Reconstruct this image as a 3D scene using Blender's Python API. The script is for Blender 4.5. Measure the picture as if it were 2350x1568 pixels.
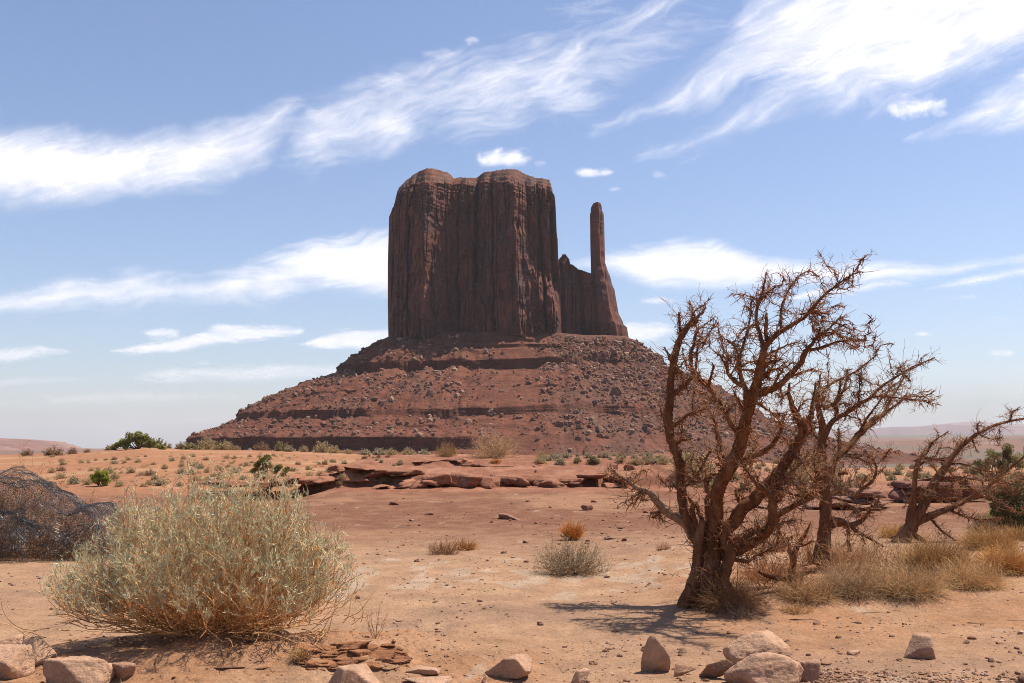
import bpy, bmesh, math
import numpy as np
from concurrent.futures import ThreadPoolExecutor
from mathutils import Vector

for _o in list(bpy.data.objects):
    bpy.data.objects.remove(_o)
sc = bpy.context.scene
COL = sc.collection
rad = math.radians

# ------------------------------------------------------------------ camera
# photograph coordinates used below: u 0..2350, v 0..1568, focal length FP in those units
FP, CU, CV, HORIZON = 2284.7, 1175.0, 784.0, 1028.0
EYE = np.array([0.0, 0.0, 1.7])
PITCH = math.atan((HORIZON - CV) / FP)
cd = bpy.data.cameras.new("camera")
cd.lens, cd.sensor_width = 35.0, 36.0
cd.clip_start, cd.clip_end = 0.1, 400000.0
cam = bpy.data.objects.new("camera", cd)
cam.location = EYE
cam.rotation_euler = (math.pi / 2 + PITCH, 0, 0)
COL.objects.link(cam)
sc.camera = cam

# ------------------------------------------------------------------ sky, sun, exposure
SUN_EL, SUN_PHI = 64.0, 16.0          # elevation; angle from +X (right) towards +Y (away)
w = bpy.data.worlds.new("World")
sc.world = w
w.use_nodes = True
nt = w.node_tree
sky = nt.nodes.new("ShaderNodeTexSky")
sky.sky_type = 'NISHITA'
sky.sun_disc = False
sky.sun_elevation = rad(SUN_EL)
sky.sun_rotation = rad(90 - SUN_PHI)
sky.altitude = 0
sky.air_density = 1.0
sky.dust_density = 1.0
sky.ozone_density = 3.0
bg = nt.nodes["Background"]
tint = nt.nodes.new("ShaderNodeMix")
tint.data_type, tint.blend_type = 'RGBA', 'MULTIPLY'
tint.inputs[0].default_value = 1.0
tint.inputs[7].default_value = (1.0, .985, 1.05, 1)
nt.links.new(sky.outputs[0], tint.inputs[6])
nt.links.new(tint.outputs[2], bg.inputs[0])
bg.inputs[1].default_value = 0.098
sl = bpy.data.lights.new("sun", 'SUN')
sl.energy = 5.0
sl.angle = rad(0.53)
sl.color = (1.0, 0.925, 0.80)
sun = bpy.data.objects.new("sun", sl)
SV = np.array([math.cos(rad(SUN_EL)) * math.cos(rad(SUN_PHI)), math.cos(rad(SUN_EL)) * math.sin(rad(SUN_PHI)), math.sin(rad(SUN_EL))])
sun.rotation_euler = Vector(SV).to_track_quat('Z', 'Y').to_euler()
sun.location = (60, 40, 120)
COL.objects.link(sun)
sc.view_settings.view_transform = 'Standard'
sc.view_settings.look = 'None'
sc.view_settings.exposure = 0.62
sc.view_settings.gamma = 1.0
sc.cycles.filter_width = 1.0
sc.cycles.denoising_prefilter = "NONE"
sc.cycles.max_bounces = 6
sc.cycles.diffuse_bounces = 3
sc.cycles.transparent_max_bounces = 12
sc.cycles.volume_bounces = 0

# ------------------------------------------------------------------ helpers
_r = np.random.RandomState(11)
_perm = np.concatenate([_r.permutation(256)] * 3)
_g = _r.normal(size=(256, 3))
_g /= np.linalg.norm(_g, axis=1)[:, None]

_pool = ThreadPoolExecutor(4)
_gf = _g.astype(np.float32) * np.float32(1.4)

def _pn1(x, y, z):
    xi, yi, zi = np.floor(x), np.floor(y), np.floor(z)
    xf, yf, zf = [(p - q).astype(np.float32) for p, q in ((x, xi), (y, yi), (z, zi))]
    X, Y, Z = xi.astype(np.int32) & 255, yi.astype(np.int32) & 255, zi.astype(np.int32) & 255
    fx, fy, fz = [t * t * t * (t * (t * 6 - 15) + 10) for t in (xf, yf, zf)]
    out = np.zeros(x.shape, np.float32)
    for i in (0, 1):
        wx = fx if i else 1 - fx
        A = _perm[X + i]
        for j in (0, 1):
            wy = wx * (fy if j else 1 - fy)
            B = _perm[A + Y + j]
            for k in (0, 1):
                h = _perm[B + Z + k]
                out += wy * (fz if k else 1 - fz) * (_gx[h] * (xf - i) + _gy[h] * (yf - j) + _gz[h] * (zf - k))
    return out
_gx, _gy, _gz = [np.ascontiguousarray(_gf[:, i]) for i in range(3)]

def pn(x, y, z=0.0):
    """gradient noise, roughly -0.7..0.7"""
    x, y, z = np.broadcast_arrays(np.asarray(x, float), np.asarray(y, float), np.asarray(z, float))
    sh = x.shape
    x, y, z = x.ravel(), y.ravel(), z.ravel()
    if x.size < 40000:
        return _pn1(x, y, z).astype(float).reshape(sh)
    e = range(0, x.size, 24000)
    return np.concatenate(list(_pool.map(lambda i: _pn1(x[i:i + 24000], y[i:i + 24000], z[i:i + 24000]), e))).astype(float).reshape(sh)

def fbm(x, y, z=0.0, o=4, g=0.5, l=2.03):
    a, t, s = 1.0, 0.0, 0.0
    x, y, z = np.asarray(x, float), np.asarray(y, float), np.asarray(z, float)
    for i in range(o):
        t = t + a * pn(x, y, z + 7.3 * i)
        s += a
        a *= g
        x, y, z = x * l, y * l, z * l
    return t / s * 1.4

def ss(a, b, x):
    t = np.clip((np.asarray(x, float) - a) / (b - a), 0, 1)
    return t * t * (3 - 2 * t)

def unit(a):
    return a / np.maximum(np.linalg.norm(a, axis=-1, keepdims=True), 1e-9)

GAIN = .58

def tone(*c):
    return tuple(x * GAIN for x in c) + (1,)

def mesh(name, V, F, mat, smooth=True, col=None):
    V = np.ascontiguousarray(V, np.float32)
    F = [f for f in (F if isinstance(F, list) else [F]) if len(f)]
    me = bpy.data.meshes.new(name)
    me.vertices.add(len(V))
    me.vertices.foreach_set("co", V.ravel())
    idx = np.concatenate([np.asarray(f, np.int32).ravel() for f in F])
    cnt = np.concatenate([np.full(len(f), np.shape(f)[1], np.int32) for f in F])
    st = np.concatenate([[0], np.cumsum(cnt)[:-1]]).astype(np.int32)
    me.loops.add(len(idx))
    me.loops.foreach_set("vertex_index", idx)
    me.polygons.add(len(cnt))
    me.polygons.foreach_set("loop_start", st)
    me.polygons.foreach_set("use_smooth", np.full(len(cnt), bool(smooth)))
    if col is not None:
        c = np.ones((len(V), 4), np.float32)
        c[:, :3] = np.asarray(col) * np.array({"cloud": (1, 1, 1), "leaf": (1.0, 1.0, .95), "dry_grass": (1.18, 1.02, .84), "dry_stem": (1.0, .86, .68), "juniper_green": (1.25, 1.2, 1.0)}.get(mat.name, (GAIN,) * 3))
        at = me.attributes.new("col", 'FLOAT_COLOR', 'POINT')
        at.data.foreach_set("color", c.ravel())
    me.update(calc_edges=True)
    me.materials.append(mat)
    return me

def put(name, me, parent=None, loc=(0, 0, 0), rz=0.0, scale=1.0):
    o = bpy.data.objects.new(name, me)
    COL.objects.link(o)
    o.location = loc
    o.rotation_euler = (0, 0, rz)
    o.scale = (scale,) * 3 if np.isscalar(scale) else scale
    if parent is not None:
        o.parent = parent
    return o

def obj(name, V, F, mat, parent=None, smooth=True, col=None):
    """a mesh given in world coordinates, hung under parent (whose own turn is zero)"""
    V = np.asarray(V, float)
    if parent is not None:
        V = V - np.array(parent.location)
    return put(name, mesh(name, V, F, mat, smooth, col), parent)

def centred(name, V, F, mat, smooth=True, col=None):
    """a one-mesh thing with its origin at the middle of its base"""
    V = np.asarray(V, float)
    c = np.array([(V[:, 0].min() + V[:, 0].max()) / 2, (V[:, 1].min() + V[:, 1].max()) / 2, V[:, 2].min()])
    return put(name, mesh(name, V - c, F, mat, smooth, col), None, c)

def tag(o, label, cat, group=None):
    o['label'] = label
    o['category'] = cat
    if group:
        o['group'] = group
    return o

def thing(name, loc, label, cat, group=None):
    o = bpy.data.objects.new(name, None)
    o.empty_display_size = 0.2
    COL.objects.link(o)
    o.location = tuple(float(c) for c in loc)
    return tag(o, label, cat, group)

def ray(u, v):
    c, s = math.cos(PITCH), math.sin(PITCH)
    d = np.array([u - CU, c * FP - s * (CV - v), s * FP + c * (CV - v)])
    return d / d[1]

def at(u, v, y):
    """the point seen at (u, v) that lies y metres ahead"""
    return EYE + ray(u, v) * y

def join(parts):
    """[(V, F, col)] -> one V, F, col"""
    Vs, Fs, Cs, n = [], [], [], 0
    for V, F, c in parts:
        Vs.append(V)
        for f in (F if isinstance(F, list) else [F]):
            Fs.append(np.asarray(f) + n)
        cc = np.empty((len(V), 3))
        cc[:] = c if c is not None else 0.5
        Cs.append(cc)
        n += len(V)
    return np.concatenate(Vs), Fs, np.concatenate(Cs)

def tubes(P, Rd, k=3, prof=None):
    """P (T,n,3), Rd (T,n) -> V, F of T tubes with k sides"""
    P = np.asarray(P, float)
    Rd = np.asarray(Rd, float)
    if P.ndim == 2:
        P, Rd = P[None], Rd[None]
    T, n = P.shape[:2]
    tg = unit(np.gradient(P, axis=1))
    ref = np.where(np.abs(tg[:, 0, 2:3]) < 0.8, np.array([[0, 0, 1.0]]), np.array([[1.0, 0, 0]]))
    a = unit(np.cross(tg[:, 0], ref))
    ang = np.arange(k) * 2 * np.pi / k
    V = np.empty((T, n, k, 3))
    for i in range(n):
        t = tg[:, i]
        a = unit(a - t * (a * t).sum(1, keepdims=True))
        b = np.cross(t, a)
        rr = Rd[:, i, None] * (np.ones(k) if prof is None else prof[i])
        V[:, i] = P[:, i, None] + (a[:, None] * np.cos(ang)[:, None] + b[:, None] * np.sin(ang)[:, None]) * rr[..., None]
    base = (np.arange(T) * n * k)[:, None, None] + (np.arange(n - 1) * k)[None, :, None]
    j = np.arange(k)
    F = np.stack([base + j, base + (j + 1) % k, base + k + (j + 1) % k, base + k + j], -1).reshape(-1, 4)
    return V.reshape(-1, 3), F

def strands(rs, B, D, L, n, r0, r1, curl=0.5, up=0.0, droop=0.0):
    """T curved strands from B along D; returns P (T,n,3), Rd (T,n)"""
    T = len(B)
    L = np.broadcast_to(L, T)
    r0 = np.broadcast_to(r0, T)
    r1 = np.broadcast_to(r1, T)
    P = np.empty((T, n, 3))
    P[:, 0] = B
    d = unit(np.asarray(D, float))
    turn = rs.normal(size=(T, 3)) * curl
    for i in range(1, n):
        turn = turn * 0.75 + rs.normal(size=(T, 3)) * curl * 0.6
        d = unit(d + turn / n * 1.6 + np.array([0, 0, up / n]) - np.array([0, 0, droop * i / n / n]))
        P[:, i] = P[:, i - 1] + d * (L / (n - 1))[:, None]
    t = np.linspace(0, 1, n)
    return P, r0[:, None] * (1 - t) + r1[:, None] * t

def leaves(rs, C, size, D=None, aspect=1.0, spread=1.0):
    """one quad per centre; D turns its long side"""
    n = len(C)
    a = rs.normal(size=(n, 3))
    if D is not None:
        a = unit(D) + unit(a) * spread
    a = unit(a)
    b = unit(np.cross(a, rs.normal(size=(n, 3))))
    s = np.broadcast_to(size, n)[:, None]
    a, b = a * s, b * s * aspect
    V = np.stack([C - b * .6, C + a - b, C + a * 1.7, C + a + b], 1).reshape(-1, 3) if aspect > .3 else \
        np.stack([C - b, C + a * .9 - b, C + a * 2, C + a * .9 + b], 1).reshape(-1, 3)
    return V, np.arange(4 * n).reshape(-1, 4)

_ico = {}
def ico(k):
    if k not in _ico:
        bm = bmesh.new()
        bmesh.ops.create_icosphere(bm, subdivisions=k, radius=1.0)
        bm.verts.ensure_lookup_table()
        _ico[k] = (np.array([v.co[:] for v in bm.verts]), np.array([[v.index for v in f.verts] for f in bm.faces]))
        bm.free()
    return _ico[k]

def rockgeo(seed, dims, k=4, planes=13, sharp=0.055, rough=0.05, flat=0.0, rz=0.0, tilt=(0, 0), taper=.15, lean=0.0):
    """an angular weathered stone inside dims (full x, y, z), resting at z 0"""
    rs = np.random.RandomState(seed)
    D, F = ico(k)
    N = unit(rs.normal(size=(planes, 3)))
    dd = rs.uniform(0.62, 1.0, planes)
    N = np.concatenate([N, [[0, 0, 1.0], [0, 0, -1]]])
    dd = np.concatenate([dd, [0.85 - flat * .3, 0.6]])
    q = np.maximum(D @ N.T, 1e-3) / dd
    p = 1.0 / sharp
    r = 1.0 / (q ** p).sum(1) ** (1.0 / p)
    V = D * r[:, None]
    s = seed * 3.17
    V *= (1 + rough * 1.2 * fbm(V[:, 0] * 2.3 + s, V[:, 1] * 2.3, V[:, 2] * 2.3, o=5, g=.62) + rough * .7 * np.abs(pn(V[:, 0] * 7 + s, V[:, 1] * 7, V[:, 2] * 15)) + rough * .4 * pn(V[:, 0] * 19 + s, V[:, 1] * 19, V[:, 2] * 26))[:, None]
    for ax, ang in ((0, tilt[0]), (1, tilt[1])):
        c, t = math.cos(ang), math.sin(ang)
        i, j = [x for x in (0, 1, 2) if x != ax]
        a, b = V[:, i].copy(), V[:, j].copy()
        V[:, i], V[:, j] = c * a - t * b, t * a + c * b
    c, t = math.cos(rz), math.sin(rz)
    V[:, :2] = V[:, :2] @ np.array([[c, t], [-t, c]])
    V = (V - V.min(0)) / (V.max(0) - V.min(0)) - np.array([.5, .5, 0])
    zt = np.clip(V[:, 2:3], 0, 1)
    V[:, :2] = V[:, :2] * (1 - taper * zt ** 1.3)
    V[:, :1] += lean * zt
    V[:, :2] /= np.ptp(V[:, :2], axis=0)
    return V * np.array(dims), F

# ------------------------------------------------------------------ materials
class NT:
    def __init__(s, name):
        s.m = bpy.data.materials.new(name)
        s.m.use_nodes = True
        s.t = s.m.node_tree
        s.p = s.t.nodes["Principled BSDF"]
        s.out = s.t.nodes["Material Output"]
    def n(s, typ, ins=None, **kw):
        nd = s.t.nodes.new("ShaderNode" + typ)
        for k, v in kw.items():
            setattr(nd, k, v)
        for k, v in (ins or {}).items():
            if isinstance(v, bpy.types.NodeSocket):
                s.t.links.new(v, nd.inputs[k])
            else:
                nd.inputs[k].default_value = v
        return nd
    def noise(s, vec, scale, detail=4, rough=.55, stretch=None):
        if stretch is not None:
            vec = s.n("Mapping", {"Vector": vec, "Scale": stretch}).outputs[0]
        return s.n("TexNoise", {"Vector": vec, "Scale": scale, "Detail": detail, "Roughness": rough}).outputs[0]
    def rng(s, val, a, b, c, d):
        return s.n("MapRange", {0: val, 1: a, 2: b, 3: c, 4: d}).outputs[0]
    def scale(s, vec, f):
        return s.n("VectorMath", {0: vec, 3: f}, operation='SCALE').outputs[0]
    def mix(s, f, a, b, blend='MIX'):
        return s.n("Mix", {0: f, 6: a, 7: b}, data_type='RGBA', blend_type=blend).outputs[2]
    def math(s, op, a, b=0.0):
        return s.n("Math", {0: a, 1: b}, operation=op).outputs[0]

def pmat(name, rgb=None, var=.25, vscale=6., bump=0., bscale=30., stretch=None, rough=.9, spec=.15, transl=0.0, hue=None):
    """procedural matte surface; rgb None takes the colour attribute"""
    M = NT(name)
    co = M.n("TexCoord").outputs["Object"]
    c = M.n("Attribute", attribute_name="col").outputs[0] if rgb is None else M.n("RGB").outputs[0]
    if rgb is not None:
        c.default_value = tone(*rgb)
    f = M.rng(M.noise(co, vscale, 5, .6, stretch), .3, .7, 1 - var, 1 + var)
    c = M.scale(c, f)
    if hue is not None:
        c = M.mix(M.rng(M.noise(co, vscale * .37, 3, .5, stretch), .45, .65, 0, 1), c, tone(*hue))
    M.t.links.new(c, M.p.inputs["Base Color"])
    M.p.inputs["Roughness"].default_value = rough
    M.p.inputs["Specular IOR Level"].default_value = spec
    if bump:
        h = M.noise(co, bscale, 6, .65, stretch)
        b = M.n("Bump", {"Strength": bump, "Distance": 1.0 / bscale, "Height": h})
        M.t.links.new(b.outputs[0], M.p.inputs["Normal"])
    if transl:
        tr = M.n("BsdfTranslucent", {"Color": c})
        mx = M.n("MixShader", {0: transl, 1: M.p.outputs[0], 2: tr.outputs[0]})
        M.t.links.new(mx.outputs[0], M.out.inputs[0])
    return M.m

# ------------------------------------------------------------------ clouds: a thin sheet about 8 km up
def polysd(U, V, poly):
    p = np.array(poly, float)
    d2 = np.full(U.shape, 1e12)
    ins = np.zeros(U.shape, bool)
    for (x0, y0), (x1, y1) in zip(p, np.roll(p, -1, 0)):
        ex, ey = x1 - x0, y1 - y0
        t = np.clip(((U - x0) * ex + (V - y0) * ey) / (ex * ex + ey * ey + 1e-9), 0, 1)
        d2 = np.minimum(d2, (U - x0 - t * ex) ** 2 + (V - y0 - t * ey) ** 2)
        c = (y0 > V) != (y1 > V)
        ins ^= c & (U < (x1 - x0) * (V - y0) / (y1 - y0 + 1e-12) + x0)
    d = np.sqrt(d2)
    return np.where(ins, d, -d)

cu = np.arange(-640, 3000, 3.4)
cv = np.arange(-330, 1000, 3.4)
U0, V0 = np.meshgrid(cu, cv)

def streak(ang, la, lc, off, o=4):
    c, s = math.cos(rad(ang)), math.sin(rad(ang))
    return fbm(((U0 + 46 * wu) * c + (V0 + 40 * wv) * s) / la, (-(U0 + 46 * wu) * s + (V0 + 40 * wv) * c) / lc, off, o=o, g=.55)

wu = fbm(U0 / 230, V0 / 150, 3.1, o=4)
wv = fbm(U0 / 230, V0 / 150, 9.7, o=4)
w2u, w2v = fbm(U0 / 45, V0 / 28, 1.7, o=3), fbm(U0 / 45, V0 / 28, 5.2, o=3)
dens = np.zeros(U0.shape)

def cloud(poly, soft, amp, ang, warp=14, feather=1.0, la=130, lc=11, seed=0.0, body=.35, soft_in=None):
    global dens
    x0, x1 = min(p[0] for p in poly) - 160, max(p[0] for p in poly) + 160
    y0, y1 = min(p[1] for p in poly) - 160, max(p[1] for p in poly) + 160
    i0, i1 = np.searchsorted(cv, [y0, y1])
    j0, j1 = np.searchsorted(cu, [x0, x1])
    sl_ = (slice(i0, i1), slice(j0, j1))
    uu = (U0 + warp * wu + warp * .35 * w2u)[sl_]
    vv = (V0 + warp * .7 * wv + warp * .3 * w2v)[sl_]
    sd = polysd(uu, vv, poly)
    st_ = streak(ang, la, lc, 2.0 + seed)[sl_]
    bd = streak(ang, la * .8, lc * 4, 6.0 + seed)[sl_]
    q = sd + soft * feather * st_ + soft * .5 * bd
    a = ss(-soft * .45, (soft_in or soft * 1.1), q) * np.clip(1 - body + body * (bd * 1.5 + .5) + body * .35 * st_, 0, 1.2)
    dens[sl_] = 1 - (1 - dens[sl_]) * (1 - np.clip(a * amp, 0, .985))

# long band entering from the left and rising to a point
cloud([(-640, 250), (-100, 268), (0, 292), (100, 306), (200, 310), (300, 308), (400, 297), (500, 285), (560, 270), (620, 243), (690, 222), (660, 285), (625, 340), (600, 375), (540, 405), (450, 440), (350, 447), (200, 468), (0, 478), (-640, 520)],
      50, .94, 165, 16, .30, 150, 24, .1, .20, 66)
# feathery continuation over the butte
cloud([(690, 225), (760, 205), (830, 180), (900, 140), (1000, 128), (1200, 103), (1290, 85), (1340, 80), (1350, 200), (1335, 250), (1230, 260), (1120, 320), (1090, 325), (1000, 300), (960, 330), (860, 335), (720, 385), (650, 365), (660, 290)],
      58, .68, 166, 34, .5, 190, 16, 3.3, .55, 74)
cloud([(680, 330), (800, 250), (930, 150), (1000, 140), (900, 250), (760, 350), (700, 380)], 56, .42, 146, 30, .8, 150, 14, 5.1, .7, 80)
cloud([(1090, 235), (1200, 205), (1270, 140), (1345, 70), (1420, 45), (1490, 5), (1600, -60), (1640, -40), (1500, 45), (1390, 110), (1300, 175), (1230, 225), (1150, 250)],
      34, .66, 148, 18, .7, 150, 10, 6.2, .35, 46)
cloud([(1240, 150), (1420, 70), (1560, 30), (1640, 60), (1480, 150), (1340, 260), (1220, 250)], 60, .42, 176, 30, .7, 180, 12, 7.7, .7, 90)
cloud([(1270, 30), (1340, 10), (1400, -20), (1430, 30), (1330, 60)], 26, .22, 165, 20, 1.4, 90, 7, 8.7, .8)
# great sheet at the upper right
cloud([(1364, 312), (1372, 292), (1440, 262), (1520, 205), (1600, 140), (1690, 40), (1760, -60), (2100, -120), (2150, -40), (1900, 70), (1750, 180), (1640, 240), (1560, 262), (1450, 272), (1400, 290)],
      30, .74, 150, 14, .6, 190, 16, 9.4, .40, 50)
cloud([(1478, 362), (1540, 330), (1600, 290), (1660, 255), (1740, 190), (1800, 100), (1900, -20), (1980, -120), (2700, -330), (2960, -100), (2800, 20), (2500, 120), (2350, 145), (2180, 190), (2050, 232), (1930, 262), (1800, 285), (1680, 315), (1600, 345)],
      44, .96, 154, 20, .6, 190, 14, 11.6, .46, 84)
cloud([(1700, 60), (1900, -60), (2500, -200), (2500, 60), (2100, 150), (1900, 180), (1750, 170)], 60, .7, 150, 16, .8, 180, 12, 12.9, .3)
cloud([(2080, 318), (2140, 285), (2220, 240), (2350, 160), (2600, 40), (2990, -60), (2990, 180), (2600, 290), (2350, 300), (2200, 300)],
      32, .95, 156, 12, .6, 150, 14, 14.2, .25, 60)
# small fair-weather puffs
for i, (x, y, a, b, am) in enumerate([(1158, 366, 60, 19, .92), (1132, 372, 30, 14, .8), (1180, 374, 36, 14, .7), (1366, 400, 48, 10, .75), (1345, 396, 25, 7, .5), (1080, 93, 18, 8, .5), (1010, 122, 34, 12, .25), (1520, 407, 18, 8, .28), (1410, 437, 13, 4, .3),
                                      (2110, 246, 66, 24, .95), (2075, 255, 38, 15, .8), (2185, 108, 28, 12, .6), (1512, 692, 42, 10, .62), (2116, 769, 24, 4.5, .5), (2300, 810, 32, 9, .4), (1240, 380, 10, 6, .2), (2290, 732, 28, 4, .15)]):
    t = np.linspace(0, 2 * np.pi, 15)[:-1]
    cloud([(x + a * math.cos(k), y + b * math.sin(k) * (1.1 if math.sin(k) < 0 else .75)) for k in t], b * .9, am, 178, 13, .9, 30, 16, 20 + i, .3)
# middle level, left
cloud([(-640, 760), (-100, 692), (0, 676), (60, 664), (130, 648), (250, 628), (300, 610), (360, 614), (400, 640), (470, 640), (540, 610), (640, 578), (720, 548), (830, 531), (900, 532), (1000, 520), (1010, 690), (890, 684), (800, 676), (710, 672), (640, 690), (560, 694), (460, 702), (330, 706), (200, 708), (100, 722), (0, 730), (-640, 790)],
      30, .88, 174, 11, .55, 150, 16, 41.0, .3, 56)
cloud([(600, 590), (720, 548), (830, 531), (1000, 520), (1010, 680), (800, 660), (690, 640)], 30, .6, 165, 9, .7, 150, 9, 42.0, .2)
# middle level, right
cloud([(1300, 600), (1395, 578), (1440, 566), (1560, 547), (1640, 545), (1690, 570), (1760, 590), (1850, 598), (1950, 592), (2070, 600), (2200, 603), (2350, 584), (2700, 550), (2700, 580), (2350, 604), (2200, 628), (2050, 648), (1850, 655), (1700, 664), (1600, 668), (1500, 660), (1430, 640), (1320, 620)],
      18, .93, 177, 7, .5, 160, 10, 43.0, .2, 36)
cloud([(2122, 663), (2200, 640), (2350, 609), (2700, 570), (2700, 640), (2350, 637), (2230, 655)], 10, .9, 172, 5, .7, 150, 6, 44.0, .2, 20)
cloud([(1780, 692), (1850, 668), (2060, 640), (2090, 648), (1960, 676)], 14, .7, 172, 6, .7, 150, 6, 45.0, .3)
cloud([(1380, 745), (1450, 740), (1530, 744), (1560, 758), (1500, 784), (1430, 792), (1380, 790)], 14, .7, 175, 6, .8, 120, 7, 46.0, .3)
cloud([(1620, 770), (1720, 745), (1800, 752), (1740, 785)], 14, .35, 172, 6, .8, 120, 7, 46.5, .3)
# low streaks
for i, (p, s_, am) in enumerate([
        ([(258, 806), (350, 788), (440, 770), (500, 745), (600, 745), (695, 752), (700, 766), (620, 776), (510, 790), (400, 812), (300, 815)], 11, .75),
        ([(335, 764), (375, 750), (420, 760), (410, 774), (345, 776)], 9, .6), ([(690, 790), (740, 768), (830, 756), (930, 755), (930, 800), (760, 804)], 11, .78),
        ([(-200, 800), (0, 800), (100, 796), (160, 806), (80, 822), (0, 834), (-200, 840)], 11, .6), ([(300, 868), (380, 848), (560, 838), (700, 834), (800, 838), (760, 868), (600, 872), (420, 880)], 16, .5),
        ([(100, 912), (300, 900), (480, 906), (560, 912), (300, 926), (120, 924)], 12, .3), ([(0, 870), (150, 868), (250, 872), (120, 880), (0, 884)], 8, .22),
        ([(2130, 682), (2240, 678), (2240, 684), (2150, 688)], 6, .25), ([(1900, 900), (2000, 892), (2100, 900), (2000, 908)], 12, .2), ([(300, 960), (600, 940), (700, 960), (500, 985)], 24, .22)]):
    cloud(p, s_, am, 176, 6, .8, 120, 6, 50 + i, .3)
fib = ss(-.5, .6, streak(163, 210, 5.5, 77.0, 5)) * .6 + ss(-.5, .6, streak(150, 150, 7, 81.0, 4)) * .4
dens *= 1 - (1 - fib) * .26 * (1 - ss(.75, .97, dens)) * (V0 < 520)
dens *= 1 - .10 * (1 - fib)
dens *= 1 - .55 * ss(860, 1000, V0)
dens = np.clip(dens * 1.04, 0, 1)
cP, sP = math.cos(PITCH), math.sin(PITCH)
Dc = unit(np.stack([U0 - CU, cP * FP - sP * (CV - V0), sP * FP + cP * (CV - V0)], -1))
Rc = 8000.0 / np.sqrt(np.maximum(Dc[..., 2], 0) ** 2 + 0.0075)
nv, nu = U0.shape
ii = np.arange(nv * nu).reshape(nv, nu)
def gridF(I):
    return np.stack([I[:-1, :-1], I[:-1, 1:], I[1:, 1:], I[1:, :-1]], -1).reshape(-1, 4)
M = NT("cloud")
M.t.nodes.remove(M.p)
al = M.n("Attribute", attribute_name="col").outputs[2]
up_ = M.n("CombineXYZ", {0: 0, 1: 0, 2: -1.0}).outputs[0]
trl = M.n("BsdfTranslucent", {"Color": (.49, .49, .51, 1), "Normal": up_}).outputs[0]
trn = M.n("BsdfTransparent").outputs[0]
M.t.links.new(M.n("MixShader", {0: al, 1: trn, 2: trl}).outputs[0], M.out.inputs[0])
cl = put("clouds", mesh("clouds", EYE + (Dc * Rc[..., None]).reshape(-1, 3), gridF(ii), M.m, True, np.repeat(dens.reshape(-1, 1), 3, 1)))
cl['kind'] = 'stuff'
cl['label'] = 'white streaky high clouds and small puffs across the blue sky'
cl['category'] = 'clouds'
del U0, V0, wu, wv, w2u, w2v, Dc, Rc

# ------------------------------------------------------------------ ground heights
def smin_terr(z, step, sharp):
    k = z / step
    f = k - np.floor(k)
    return (np.floor(k) + ss(.5 - sharp, .5 + sharp, f)) * step

def rockmask(x, y):
    mid = ss(-9.2, -7.0, x + .3 * pn(y / 2, 3.3)) * (1 - ss(9.5, 14, x)) * ss(33.2, 35.5, y + .012 * (x + .5) ** 2) * (1 - ss(47, 52, y))
    return mid

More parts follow.
